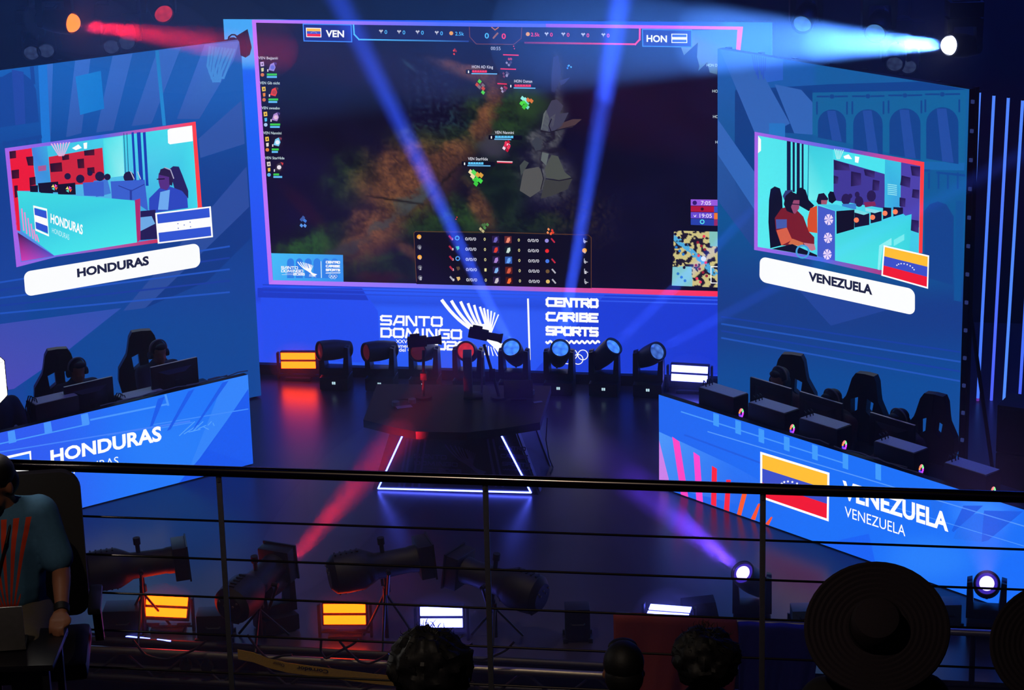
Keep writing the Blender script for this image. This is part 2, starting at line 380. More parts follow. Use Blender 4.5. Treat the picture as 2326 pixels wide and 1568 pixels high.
# ---------------------------------------------------------------- main wall
main_u1 = 7.05
main, A = led_wall('led_wall', 'main LED wall at the back showing the match and the festival emblem', 'LED screen', MO, MT, MN, -0.37, 6.12, 0.12, 0, legs=False) if False else (None, None)
mz1 = at_plane(507, 43.5, MO, MN).z; u_of = lambda px, py: (at_plane(px, py, MO, MN) - MO).dot(MT)
ua, ub = u_of(507, 43.5), u_of(1754, 62)
main, A = led_wall('led_wall', 'main LED wall at the back of the stage showing the match and the white festival emblem', 'LED screen', MO, MT, MN, ua, ub, 0.12, mz1, legs=False)
bs = MB(); bs.box((0, 0.06, 0.06), (ub - ua, 0.3, 0.12)); bs.build('plinth', BLACK, main, 0)
def main_bg(x, y):
    c = lerp((38, 92, 248), (30, 66, 228), sstep(900, 1650, x)); c = lerp(c, (60, 100, 250), 0.5 * math.exp(-((x - 1130) / 260) ** 2 - ((y - 740) / 90) ** 2))
    if x < 640: c = lerp((70, 170, 248), (26, 96, 242), sstep(140, 165, y)); c = lerp(c, (40, 78, 240), sstep(250, 640, y))
    if x > 1640 and y < 220: c = (40, 110, 215)
    if y > 655: c = lerp(c, (26, 56, 190), 0.55 * math.exp(-((y - 676 - (x - 600) * .026) / 9) ** 2))
    return c
P0, P1, P2, P3 = uv(MO, MT, ua, mz1), uv(MO, MT, ub, mz1), uv(MO, MT, ub, 0.12), uv(MO, MT, ua, 0.12)
A.poly([P0, P1, P2, P3], (20, 40, 150), 0, True)
A.grid(0, 0, 0, 0, 50, 60, main_bg, 1, quad_warp(P0, P1, P2, P3))
A.poly([(1374, 670), (1629, 675), (1660, 852), (1215, 842)], [(30, 62, 214), (28, 58, 208), (26, 56, 208), (32, 66, 220)], 1.5)
A.poly(d1((905, 800), (1040, 1000), (1060, 1440), (70, 1400), (40, 800)), (36, 78, 238), 1.5)
A.poly(d1((18, 800), (905, 805), (960, 905), (20, 880)), (28, 58, 196), 1.8)
for y in (655, 662, 671): A.line([(598, y - 8), (1629, y + 20)], 3, [(30, 66, 210), (52, 92, 240)], 2)
emblem(A, lambda x, y: (x, y), 1.0, WHITE, 3)
# game picture
GAME = [(581, 51), (1676, 68.5), (1650, 663), (619, 637)]
def blob(x, y, cx, cy, rx, ry, a=0.0):
    dx, dy = x - cx, y - cy; ca, sa = math.cos(a), math.sin(a); q = ((dx * ca + dy * sa) / rx) ** 2 + ((-dx * sa + dy * ca) / ry) ** 2
    return math.exp(-q * q)
def game(x, y):
    n = mnoise.noise(Vector((x / 34, y / 26, 1.7))); n2 = mnoise.noise(Vector((x / 9, y / 7, 5.1))); n3 = mnoise.noise(Vector((x / 90, y / 70, 9))); n4 = mnoise.noise(Vector((x / 4, y / 3.4, 2)))
    X, Y = x + n * 14 + n2 * 6, y + n * 12 + n2 * 6; tex = n2 * .5 + n4 * .5
    c = lerp((10, 5, 26), (13, 8, 38), 0.5 + n3)
    g = max(blob(X, Y, 1135, 260, 100, 80), blob(X, Y, 1010, 320, 120, 36), 0.75 * blob(X, Y, 800, 410, 75, 60, -.6), blob(X, Y, 720, 570, 110, 60, -.5), blob(X, Y, 1000, 500, 160, 60), 0.8 * blob(X, Y, 1130, 440, 70, 110), 0.7 * blob(X, Y, 1200, 510, 110, 26), .75 * blob(X, Y, 860, 610, 120, 40))
    c = lerp(c, lerp((13, 24, 18), (42, 72, 30), .45 + n * .8 + .9 * tex), g * 0.95)
    c = lerp(c, (40, 86, 28), 0.8 * blob(X, Y, 700, 575, 60, 34, -.4) * (.7 + tex)); c = lerp(c, (44, 78, 34), .6 * blob(X, Y, 1205, 235, 46, 40)); c = lerp(c, (10, 20, 18), .6 * blob(X, Y, 1130, 430, 55, 60))
    b = max(blob(X, Y, 925, 405, 125, 85, -.45), blob(X, Y, 850, 520, 100, 58, -.75), blob(X, Y, 1010, 360, 85, 36, -.5), blob(X, Y, 1100, 275, 24, 60, .4), blob(X, Y, 1120, 205, 22, 50), .9 * blob(X, Y, 1070, 165, 85, 18, .3), .9 * blob(X, Y, 1090, 470, 22, 60, -.5), .7 * blob(X, Y, 930, 570, 100, 14, .6))
    c = lerp(c, lerp((58, 36, 30), (128, 80, 50), .45 + n * .7 + .9 * tex), b * 0.95)
    c = lerp(c, (64, 74, 76), .85 * blob(X, Y, 945, 452, 52, 13, -.6)); c = lerp(c, (66, 66, 66), .8 * blob(X, Y, 866, 512, 42, 10, -.65)); c = lerp(c, (52, 50, 56), .8 * blob(X, Y, 780, 568, 62, 10, -.35))
    c = lerp(c, (20, 14, 14), .8 * blob(x + n2 * 10, y, 900, 455, 70, 3, .15)); c = lerp(c, (20, 14, 14), .8 * blob(x, y + n2 * 10, 1010, 410, 60, 3, -.8))
    c = lerp(c, (38, 54, 76), .9 * max(0, n2 + n4 * .6 + .1) * blob(X, Y, 985, 215, 75, 90)); c = lerp(c, (34, 58, 62), .9 * max(0, n2 + n4 * .5 + .1) * blob(X, Y, 1000, 285, 85, 14)); c = lerp(c, (40, 66, 80), .8 * blob(X, Y, 930, 150, 26, 4, .7)); c = lerp(c, (36, 60, 70), .8 * blob(X, Y, 1018, 265, 22, 5, -1.0))
    c = lerp(c, (66, 62, 76), .8 * blob(X, Y, 1120, 330, 34, 30)); c = lerp(c, (54, 44, 34), .7 * max(0, n2 + n4 + .3) * blob(X, Y, 1320, 500, 90, 60)); c = lerp(c, (58, 14, 22), .6 * blob(X, Y, 860, 628, 60, 14)); c = lerp(c, (54, 10, 20), .4 * blob(X, Y, 690, 470, 70, 18, .8))
    c = lerp(c, lerp((44, 44, 54), (104, 106, 108), .5 + n * .6 + tex), .9 * max(blob(X, Y, 1262, 290, 22, 80, .12), blob(X, Y, 1245, 405, 60, 55, .3), blob(X, Y, 1225, 340, 26, 40), .7 * blob(X, Y, 1268, 180, 10, 60)))
    c = lerp(c, (24, 18, 34), .85 * max(blob(X, Y, 1256, 300, 5, 60, .5), blob(X, Y, 1262, 345, 46, 5, .1), blob(X, Y, 1218, 400, 4, 50, .3), blob(X, Y, 1262, 415, 4, 50, -.3)))
    c = lerp(c, (34, 40, 30), .5 * max(0, n2 + n4) * blob(X, Y, 900, 600, 110, 40)); c = lerp(c, (78, 12, 26), .5 * blob(x, y, 600, 60, 70, 26))  # last blob paints the red truss beam's tint into the picture
    return tuple(max(3, q) for q in c)
A.grid(0, 0, 0, 0, 300, 170, game, 3, quad_warp(*GAME))
# rocks of the ravine
ROCK, ROCKL = (70, 72, 84), (96, 104, 104)
for pts, col in ((c6((655, 330), (690, 320), (712, 440), (700, 520), (662, 600), (640, 590), (640, 480)), (46, 44, 74)), (c6((600, 740), (640, 660), (680, 650), (730, 700), (700, 760), (770, 750), (720, 850), (640, 900), (565, 880)), (62, 62, 84)),
                 (c6((580, 760), (600, 730), (625, 800), (615, 890), (560, 880)), ROCKL), (c6((625, 790), (670, 760), (655, 850), (630, 880)), (84, 86, 96)), (c6((490, 970), (530, 930), (570, 960), (560, 1030), (520, 1040)), (58, 62, 72)),
                 (c6((570, 1050), (620, 1060), (600, 1150), (560, 1110)), ROCKL), (c6((640, 1070), (690, 1080), (740, 1200), (790, 1240), (700, 1260), (600, 1240), (590, 1170)), (76, 80, 74)), (c6((430, 1180), (545, 1160), (585, 1250), (570, 1330), (480, 1390), (400, 1340)), (84, 84, 82)),
                 (c6((590, 1260), (800, 1245), (760, 1330), (640, 1380), (560, 1400)), (60, 60, 58)), (c6((400, 1150), (435, 1110), (470, 1130), (440, 1180), (410, 1230)), (66, 72, 70)), (c6((715, 830), (800, 800), (870, 800), (800, 860), (700, 880)), (74, 56, 58)), (c6((700, 510), (780, 485), (740, 530), (710, 545)), (56, 58, 92))):
    A.poly(pts, col, 3.6)
for pts in (c6((560, 890), (620, 900), (700, 880), (810, 850)), c6((600, 1250), (700, 1265), (800, 1245)), c6((640, 800), (620, 850), (640, 900)), c6((560, 1160), (580, 1250), (560, 1330))): A.line(pts, 2, (24, 20, 34), 3.9)
# ridge at the top right, the beam's blue light painted into its colour
A.poly(c6((1615, 250), (1700, 250), (1700, 128), (2043, 124), (2043, 272), (1905, 265), (1890, 462), (1835, 448), (1815, 372), (1748, 436), (1757, 400), (1738, 330), (1745, 222), (1640, 318)), [(104, 136, 150)] * 2 + [(66, 120, 215)] * 3 + [(80, 120, 190)] + [(92, 124, 110)] * 8, 3.6)
# border of the game picture
PU, BL, PK, RD = (200, 118, 252), (84, 110, 248), (255, 74, 196), (255, 44, 78)
TL, TR2, BL2 = (572, 45), (1688, 60.5), (611, 646)
A.poly([(572, 44.8), (1000, 50.5), (1000, 60), (581, 51.5)], [PU, BL, BL, PU], 4); A.poly([(1000, 50.5), (1240, 54), (1240, 62), (1000, 60)], [BL, (90, 104, 248), (90, 104, 248), BL], 4)
A.poly([(1240, 54), (1688, 60.5), (1675, 67.5), (1240, 62)], [(150, 90, 240), PK, PK, (150, 90, 240)], 4); A.poly([(1675, 66), (1688, 60.5), (1680, 130), (1671, 130)], PK, 4)
A.poly([(572, 45), (581.5, 51), (620, 637), (611, 646)], [PU, PU, (186, 116, 250), (186, 116, 250)], 4)
A.poly([(611, 646), (620, 636.5), (1060, 647), (1060, 657.5)], [(196, 122, 252), (196, 122, 252), (92, 120, 250), (92, 120, 250)], 4); A.poly([(1060, 657.5), (1060, 647), (1380, 655), (1380, 666.5)], [(92, 120, 250)] * 2 + [(226, 70, 140)] * 2, 4)
A.poly([(1380, 666.5), (1380, 655), (1660, 662.5), (1660, 675)], [(226, 70, 140)] * 2 + [RD] * 2, 4)
# top score bar
A.poly([(802, 56), (1453, 66), (1452, 92), (1443, 100), (1184, 96), (1167, 101), (1082, 100), (1064, 94), (816, 90), (804, 78)], (22, 18, 66), 4.2)
CY, MG = (84, 190, 255), (255, 52, 100)
A.line([(803, 57), (804.5, 78), (815.5, 89.8), (1063, 94)], 3.2, [CY, CY, CY, (40, 60, 140)], 5); A.line([(1453.5, 66), (1453, 90), (1443, 100.5), (1193, 97)], 4, [(255, 60, 140), MG, MG, (110, 30, 70)], 5)
A.line([(1066, 62), (1067, 84), (1082, 100), (1167, 101), (1184, 87), (1185, 64)], 1.6, (112, 60, 62), 5); A.line([(1117, 62), (1124.5, 68), (1132, 62.5)], 2.2, (190, 110, 50), 5)
for q, fl, x0, x1, t, tl, tr, fq in ((((688.6, 54.6), (797.6, 56.5), (799, 95), (690.5, 93)), 'venezuela', 0, 0, 'VEN', (740, 83.5), (781.5, 84.3), c5((503, 123), (633, 126), (635, 205), (507, 203))), (((1459.3, 66.5), (1571, 68.5), (1570.7, 106.7), (1460, 105)), 'honduras', 0, 0, 'HON', (1468.7, 94.6), (1515, 95.8), c6((1545, 155), (1665, 156), (1665, 225), (1546, 224)))):
    A.poly(q, (26, 36, 124), 4.5); A.line(q, 2.2, (66, 140, 255), 5, True); flag(A, fq, fl, 5, 0.05); A.text(t, tl, tr, 15.5, WHITE, 6, 0.03)
icon = (196, 196, 206)
def gem(x, y, s=5, c=icon): A.poly([(x - s, y - s * .5), (x - s * .4, y - s), (x, y - s * .4), (x + s * .4, y - s), (x + s, y - s * .5), (x + s * .2, y + s * .2), (x, y + s), (x - s * .2, y + s * .2)], c, 5)
for x, y, t, c in ((872, 72, '0', CY), (913, 73, '0', CY), (955, 73.5, '0', CY), (998.5, 75, '0', CY), (1248, 78, '0', MG), (1286, 78.5, '0', MG), (1331, 79.5, '0', MG), (1377, 80, '0', MG)):
    gem(x - 6.5, y); A.text(t, (x + 1.5, y + 5), (x + 7.5, y + 5), 9, c, 5, 0.01)
for x, y, c, l in ((1025, 75.5, CY, 1034), (1199, 77.5, MG, 1206)): A.disc((x, y), 4.6, (232, 160, 70), 5, 12); A.text('2.5k', (l, y + 5), (l + 20, y + 5.3), 8.6, c, 5, 0.01)
A.text('0', (1101, 87), (1110.5, 87.2), 12.5, CY, 5, 0.02); A.text('0', (1139.5, 88), (1149, 88.2), 12.5, MG, 5, 0.02); A.line([(1121, 86), (1130, 76)], 4, (150, 96, 70), 5)
A.text('00:55', (1115, 113.5), (1137, 114), 8, (190, 200, 220), 5)
# left team list
names = ('VEN Bejjaniii', 'VEN Gib nicht', 'VEN sweebo', 'VEN Nannini', 'VEN StarHide')
pcols = (((150, 140, 220), (90, 110, 220), (60, 60, 150)), ((230, 60, 30), (180, 60, 50), (90, 60, 30)), ((170, 130, 200), (230, 190, 220), (80, 60, 130)), ((120, 200, 240), (230, 240, 255), (130, 60, 80)), ((60, 50, 60), (240, 230, 240), (200, 60, 60)))
for i, nm in enumerate(names):
    y = 131 + 56.8 * i; x = 586 + 3.75 * i; wn = (45, 46, 42, 42, 45)[i]
    A.text(nm, (x + 0.5, y + 3.5), (x + wn, y + 4), 6.4, (200, 220, 226), 5, 0.01, res=2)
    y2, y3 = y + 15, y + 28
    ic = ((200, 180, 230), (235, 190, 60), (235, 190, 60), (235, 190, 60), (220, 210, 200))[i]
    A.poly([(x + 5, y2 - 5), (x + 13, y2 - 6), (x + 14, y2 + 4), (x + 6, y2 + 5)], ic, 5); A.poly([(x + 7.5, y2), (x + 11, y2 - 3), (x + 11, y2 + 2)], (30, 20, 30), 5.5)
    A.poly([(x + 7, y3 - 4), (x + 13, y3 - 5), (x + 13, y3 + 3), (x + 8, y3 + 4)], ((220, 220, 160), (230, 130, 40), (80, 190, 240), (230, 220, 210), (236, 190, 60))[i], 5)
    A.disc((x + 10, y + 39), 4.2, ((220, 120, 60), (210, 110, 50), (170, 200, 240), (220, 130, 40), (90, 180, 240))[i], 5, 10)
    a, b, c = pcols[i]; A.poly([(x + 20, y + 8), (x + 44, y + 8), (x + 45, y + 33), (x + 21, y + 33)], (24, 14, 34), 4.6)
    A.poly([(x + 24, y + 28), (x + 28, y + 15), (x + 36, y + 11), (x + 40, y + 22), (x + 36, y + 31)], a, 5); A.disc((x + 33, y + 22), 5, b, 5.3, 9); A.poly([(x + 36, y + 10), (x + 43, y + 12), (x + 41, y + 18)], c, 5.3); A.text('1', (x + 21, y + 32), (x + 23.5, y + 32), 6, (230, 220, 230), 5.6)
    wg, wb = ((23, 23), (22, 20), (23, 22), (16, 14), (13, 20))[i]
    A.poly([(x + 20, y + 36), (x + 20 + wg, y + 36), (x + 20 + wg, y + 40.5), (x + 20, y + 40.5)], (60, 200, 70), 5); A.poly([(x + 20, y + 41.8), (x + 20 + wb, y + 41.8), (x + 20 + wb, y + 46), (x + 20, y + 46)], (100, 190, 245), 5)
# name bars on the map
for t, x, y, wn, c, w1, w2 in (('HON AD King', 1072, 152, 48, (240, 50, 76), 34, 56), ('HON Osman', 1168, 184.5, 41, (240, 50, 76), 38, 47), ('VEN Nannini', 1124, 301, 43, (96, 200, 250), 42, 36), ('VEN StarHide', 1063, 361, 45, (96, 200, 250), 35, 50)):
    A.text(t, (x, y + 3), (x + wn, y + 3.6), 7, (216, 216, 226), 5, 0.01, res=2); A.poly([(x - 14, y + 6), (x + 62, y + 7), (x + 62, y + 17), (x - 14, y + 16)], (10, 8, 24), 4.4)
    A.poly([(x + .5, y + 7.5), (x + w1, y + 7.8), (x + w1, y + 13), (x + .5, y + 12.8)], c, 5); A.line([(x, y + 15.3), (x + w2, y + 16)], 2.4, (110, 190, 245), 5); A.text('1', (x - 9, y + 14), (x - 6.5, y + 14), 6, WHITE, 5)
    for q in range(1, 6): A.line([(x + w1 * q / 6, y + 7.5), (x + w1 * q / 6, y + 10.5)], 1, (60, 40, 60), 5.4)
for x0, x1, y, c in ((1144, 1177, 124.5, (255, 44, 80)), (1138, 1171, 156.5, (255, 44, 80)), (1131, 1150, 190, (255, 44, 80)), (1130, 1163, 367, (255, 210, 220))): A.line([(x0, y), (x1, y + 1)], 2.4, c, 5)
A.line([(1130, 369.5), (1163, 370.5)], 1.6, (240, 30, 60), 5)
for cx, cy, cols, s in ((1092, 197, ((90, 30, 40), (80, 210, 60), (200, 70, 40), (120, 110, 110)), 16), (1158, 140, ((150, 140, 170), (190, 60, 80), (70, 60, 90)), 10), (1150, 170, ((150, 140, 170), (120, 60, 80), (90, 80, 110)), 10), (1146, 203, ((170, 160, 190), (160, 40, 70), (90, 60, 90)), 11), (1195, 234, ((120, 220, 200), (80, 220, 70), (220, 120, 60), (60, 200, 60), (150, 240, 230)), 17), (1153, 331, ((230, 40, 80), (250, 210, 230), (190, 20, 50), (240, 60, 90)), 14), (1082, 401, ((70, 220, 70), (240, 220, 170), (220, 160, 60), (60, 200, 60), (90, 220, 90)), 20), (1034, 117, ((230, 60, 40), (160, 40, 30)), 8), (1167, 109, ((230, 40, 60),), 5), (1036, 496, ((240, 40, 40),), 5), (1292, 152, ((60, 150, 240), (90, 190, 255)), 7), (1099, 517, ((80, 140, 70), (190, 180, 130), (70, 110, 60)), 13), (1251, 528, ((240, 90, 50), (250, 150, 90), (220, 60, 40)), 10), (1160, 45.0 + 90, ((40, 50, 90),), 6), (690, 503, ((60, 120, 210), (90, 150, 230), (60, 90, 160)), 14)):
    for j, c in enumerate(cols * 2):
        a = j * 2.4 + cx; r = s * (.2 + .8 * ((j * 37 + int(cx)) % 10) / 10); px, py = cx + r * .8 * math.cos(a), cy + r * math.sin(a); h = s * .3
        A.poly([(px - h, py), (px - h * .2, py - h * 1.2), (px + h, py - h * .1), (px + h * .2, py + h * 1.1)], c, 5 + .05 * j)
# scoreboard
A.poly([(941, 527), (1342, 536.5), (1342, 655), (946, 645.5)], (12, 7, 24), 4.4); A.line([(946, 640), (940, 530), (944, 526), (1130, 528), (1336, 534), (1343, 540), (1343, 655)], 1.4, (96, 58, 34), 5)
for i in range(5):
    y = 541 + 23.2 * i; d = 0.6 * i; k = 0.024
    def T(t, x, cap=7.2, c=(210, 210, 220), wd=None):
        wd = wd or cap * .8 * len(t) * .82; yy = y + (x - 1000) * k + 3.6; A.text(t, (x - wd / 2, yy), (x + wd / 2, yy + wd * k), cap, c, 5, 0.015, res=2)
    def sq(x, r, c, c2, dy=0):
        yy = y + (x - 1000) * k + dy; A.poly([(x - r, yy - r), (x + r, yy - r), (x + r, yy + r), (x - r, yy + r)], c, 5); A.poly([(x - r * .6, yy + r * .8), (x - r * .2, yy - r * .5), (x + r * .5, yy - r * .7), (x + r * .6, yy + r * .2), (x + r * .1, yy + r * .9)], c2, 5.4)
    T('0/0/0', 1069 + d, 7.4, wd=25); T('0/0/0', 1211 + d, 7.4, wd=25); T('1' if i == 3 else '0', 1101 + d, 7.2, (232, 222, 150)); T('0', 1178.5 + d, 7.2, (232, 222, 150))
    orange = i in (0, 2); A.disc((952 + d, y - 3), 5.2, (250, 170, 40) if orange else (90, 90, 100), 5, 10); T(('0', '0', '0', '2', '1')[i], 953 + d, 7)
    A.line([(1021 + d, y - 4), (1027 + d, y + 3)], 4, (180, 36, 60) if i < 4 else (170, 170, 180), 5); T(('2', '1', '2', '2', '1')[i], 1028 + d, 5)
    if i in (0, 2): A.ring((1038.5 + d, y), 4.2, 2.4, (84, 160, 240), 5)
    else: A.poly([(1034 + d, y - 4), (1042 + d, y - 5), (1043 + d, y + 1), (1038 + d, y + 5)], ((0, 0, 0), (80, 200, 90), 0, (90, 70, 50), (224, 186, 110))[i], 5)
    sq(1125.5 + d, 8, (40, 26, 66), ((110, 100, 190), (220, 60, 40), (170, 130, 210), (130, 180, 240), (200, 190, 200))[i]); sq(1154 + d, 8, ((100, 40, 40), (16, 30, 34), (50, 90, 170), (90, 30, 20), (60, 16, 14))[i], ((240, 140, 110), (200, 220, 210), (110, 170, 250), (210, 90, 60), (245, 110, 40))[i])
    A.disc((1242 + d, y + 6), 4.6, ((150, 140, 220), (230, 40, 36), (70, 120, 230), (110, 84, 50), (226, 190, 100))[i], 5, 9)
    if i != 1: A.line([(1253 + d, y + 2), (1259 + d, y + 9)], 3.4, (190, 40, 60) if i < 3 else (180, 180, 190), 5)
    A.line([(1326 + d, y + 1), (1326 + d, y + 8), (1333 + d, y + 8)], 2, (170, 170, 180), 5) if i != 1 else A.disc((1327 + d, y + 5), 5.4, (250, 170, 40), 5, 10)
    T(('0', '0', '0', '1', '0')[i], 1328 + d, 7)
    A.poly([(1326, y), (1327, y), (1327, y), (1326, y + .5)], (0, 0, 0), 5)
# small emblem box
q = d1((135, 505), (743, 520), (748, 748), (150, 735)); A.poly(q, [(70, 190, 250), (60, 150, 240), (50, 140, 238), (70, 180, 248)], 4.5)
for i in range(6):
    x = 652 + i * 20; A.poly([(x, 632), (x, 596)] + [(x + 8 - 8 * math.cos(a * PI / 8), 596 - 9 * math.sin(a * PI / 8)) for a in range(9)] + [(x + 16, 632 + .4)], (48, 128, 232), 4.8)
emblem(A, lambda x, y: (616 + (x - 810) * 0.27 + 8, 598 + (y - 690) * 0.27 - (x - 810) * .003), 0.27, WHITE, 5.4, False)
# right timers and the mini map
A.poly([(1569, 453), (1640, 454), (1640, 468), (1569, 467)], (150, 90, 222), 4.5); A.poly([(1569, 468), (1622, 469), (1622, 482), (1569, 481)], (176, 18, 58), 4.5); A.poly([(1569, 482), (1622, 483), (1622, 497), (1569, 496)], (104, 74, 210), 4.5)
A.poly([(1569, 497), (1622, 498), (1622, 513), (1569, 511)], (40, 64, 170), 4.5); A.poly([(1622, 469), (1640, 469), (1640, 483), (1622, 483)], (50, 80, 200), 4.5); A.poly([(1622, 484), (1640, 484), (1640, 498), (1622, 498)], (240, 120, 40), 4.5); A.poly([(1622, 498), (1640, 498), (1640, 513), (1622, 513)], (150, 40, 100), 4.5)
A.text('7:05', (1592, 465.5), (1615, 466), 9.5, (236, 226, 250), 5, .01); A.text('19:05', (1589, 494.5), (1617, 495), 9.5, (236, 226, 250), 5, .01)
A.disc((1578, 461), 5, (50, 24, 110), 5); A.poly([(1575, 487), (1578, 491), (1582, 487), (1580, 493), (1577, 493)], (230, 220, 250), 5); A.ring((1595, 504), 4.2, 2.4, (90, 220, 240), 5); A.disc((1595, 475), 4, (60, 8, 30), 5, 6)
def mini(x, y):
    n = mnoise.noise(Vector((x / 13, y / 12, 3))); n2 = mnoise.noise(Vector((x / 6, y / 6, 8)))
    c = (206, 194, 130) if n + .35 * n2 < 0.02 else (30, 22, 40)
    dd = abs((y - 545) - (x - 1540) * .9); 
    if dd < 8 + 6 * n and n2 > -.25: c = (80, 170, 220)
    if x < 1572 and y > 606: c = (130, 200, 210)
    if x > 1612 and y < 560: c = (130, 196, 190)
    return c
A.grid(0, 0, 0, 0, 60, 66, mini, 4.5, quad_warp((1531, 524), (1650, 527), (1650, 654), (1526, 649)))
for i in range(26):
    x, y = 1534 + (i * 47) % 92, 532 + (i * 71) % 112; A.disc((x, y), 3.4, ((26, 20, 50), (150, 30, 50), (40, 120, 200), (240, 60, 90))[i % 4], 5, 8)
A.line([(1660, 606), (1615, 606), (1615, 643), (1660, 643.5)], 2, WHITE, 5.2); A.disc((1598, 588), 6, (220, 230, 250), 5.1, 10)
for t, x, y, x1 in (('HON D', 1605, 151, 1629.5), ('HON', 1618, 210, 1637), ('HON', 1619.5, 268, 1638), ('HON', 1625, 326, 1643)): A.text(t, (x, y), (x1, y + .4), 6.6, (200, 220, 226), 5, .01)
A.build('screen', main)
# ================================================================ side LED wings
HW = 4.133
lu = (at_plane(543, 94, LO, LN) - LO).dot(LT)
left, A = led_wall('led_wall', 'left LED wing behind the Honduras desk with the HONDURAS pill and video window', 'LED screen', LO, LT, LN, -3.6, 0.0, 0.02, HW)
Q = [uv(LO, LT, -3.6, HW), uv(LO, LT, 0, HW), uv(LO, LT, 0, 0.02), uv(LO, LT, -3.6, 0.02)]
def left_bg(x, y):
    c = lerp((20, 92, 176), (16, 60, 138), sstep(120, 470, y)); c = lerp(c, (20, 66, 150), sstep(480, 640, y))
    c = lerp(c, (16, 70, 150), sstep(640, 760, y))
    if x < 60: c = lerp(c, (30, 66, 156), .5 * sstep(250, 500, y))
    return c
A.poly(Q, (20, 60, 150), 0, True); A.grid(0, 0, 0, 0, 40, 46, left_bg, 1, quad_warp(*Q))
LR, LR2 = (54, 110, 200), (46, 84, 164)
for pts in (c1((960, 452), (1130, 432), (960, 1105), (815, 1125)), c1((1340, 408), (1540, 388), (1285, 1050), (1115, 1070)), c1((380, 530), (450, 522), (430, 1180), (360, 1190)), c1((640, 495), (770, 480), (690, 1130), (560, 1165))): A.poly(pts, [LR, LR, LR2, LR2], 1.5)
A.poly(c1((1735, 380), (2030, 348), (1980, 520), (1690, 1010), (1500, 1010)), [(60, 112, 206), (60, 120, 206), (50, 104, 200), LR2, LR2], 1.5)
A.poly(c1((2050, 850), (2075, 1220), (1700, 1340), (1680, 1180)), LR2, 1.5); A.poly([(560, 378), (566, 470), (330, 700), (280, 706)], (42, 76, 156), 1.5)
A.poly([(566, 470), (571, 540), (470, 640), (330, 700)], (16, 56, 134), 1.4)
A.poly(c3((-250, 160), (960, 0), (430, 420), (110, 640), (-250, 700)), [(66, 76, 176), (44, 80, 174), (58, 76, 180), (72, 74, 180), (78, 74, 178)], 1.5)
for i in range(5): A.line([(-40, 648 + i * 17), (520, 560 + i * 26)], 4, (26, 60, 158) if i % 2 else (34, 84, 190), 1.7)
# arch, paper square, thread of light
AR = (20, 66, 148)
A.poly(c1((-330, 640), (-330, 1130), (330, 1035), (318, 900), (305, 760)) + c1((268, 680), (210, 632), (150, 610), (90, 612), (20, 650), (-60, 660)), AR, 2); A.line(c1((360, 530), (390, 1190)), 20, (28, 116, 208), 1.8)
A.poly(c1((100, 590), (200, 610), (215, 1050), (130, 1064)), (32, 68, 158), 2.2); A.line(c1((268, 545), (282, 700)), 9, AR, 2.2)
for x0 in (40, 130, 230, 320): A.line(c1((x0, 1215 - x0 * .14), (x0 + 4, 1270 - x0 * .14)), 7, AR, 2.2)
A.line(c1((30, 1222), (340, 1160)), 8, AR, 2.2)
A.poly(c1((640, 650), (855, 600), (885, 922), (680, 975)), [(26, 124, 206), (18, 122, 204), (14, 116, 200), (20, 122, 204)], 2.4)
A.line(c1((1330, 412), (1392, 1050)), 8, (30, 130, 200), 2.4)
for i in range(9): A.line(c1((1780 + i * 26, 400 + i * 3), (1760 + i * 17, 560 + (i % 3) * 50), (1800 + i * 9, 660 + (i % 2) * 30)), 5, (70, 140, 214), 2.4)
# video window
VP, VB, VR = (166, 100, 232), (66, 104, 226), (255, 62, 66)
o0, o1, o2, o3 = c2((38, 303), (1548, 92), (1600, 790), (130, 1245)); i0, i1, i2, i3 = c2((72, 328), (1520, 122), (1567, 800), (165, 1205))
m0, m1 = c2((793, 198), (796, 226)); n0, n1 = c2((700, 1050), (700, 1085))
A.poly([o0, m0, m1, i0], [VP, VB, VB, VP], 4); A.poly([m0, o1, i1, m1], [VB, VR, VR, VB], 4); A.poly([o0, i0, i3, o3], VP, 4); A.poly([o1, o2, i2, i1], VR, 4)
A.poly(c2((130, 1245), (165, 1205), (430, 1160), (440, 1165)), [VP, VP, (120, 110, 230), (120, 110, 230)], 4); A.poly(c2((430, 1165), (430, 1150), (1250, 1020), (1250, 1050)), [(120, 110, 230), (120, 110, 230), (200, 50, 90), (200, 50, 90)], 4)
A.poly(c2((72, 328), (1520, 122), (1567, 800), (1240, 1025), (165, 1205)), [(60, 190, 226), (70, 224, 236), (64, 216, 236), (50, 150, 220), (90, 120, 230)], 3)
CYN = (72, 224, 232); REDW = (236, 26, 58); DK = (26, 14, 46); NV = (24, 44, 140)
A.poly(c2((72, 328), (250, 300), (290, 640), (140, 640), (160, 960), (130, 950)), REDW, 4); A.poly(c2((385, 372), (810, 298), (830, 580), (404, 600)), (206, 36, 62), 4)
A.poly(c2((250, 300), (372, 282), (404, 580), (290, 585)), [(66, 130, 220), (60, 170, 226), (56, 150, 220), (70, 150, 230)], 4)
for q in (c2((75, 328), (125, 322), (128, 380), (78, 386)), c2((205, 372), (262, 366), (266, 440), (222, 440)), c2((90, 478), (150, 470), (152, 540), (96, 545)), c2((232, 535), (280, 528), (284, 590), (236, 600)), c2((395, 425), (488, 414), (494, 486), (402, 492)), c2((490, 362), (545, 352), (548, 392), (494, 398)), c2((665, 322), (746, 310), (748, 358), (668, 362)), c2((610, 390), (664, 384), (668, 460), (618, 462)), c2((690, 458), (746, 452), (750, 500), (692, 502)), c2((112, 600), (140, 596), (142, 690), (118, 695))): A.poly(q, [DK, (60, 14, 40), (90, 16, 44), DK], 4.4)
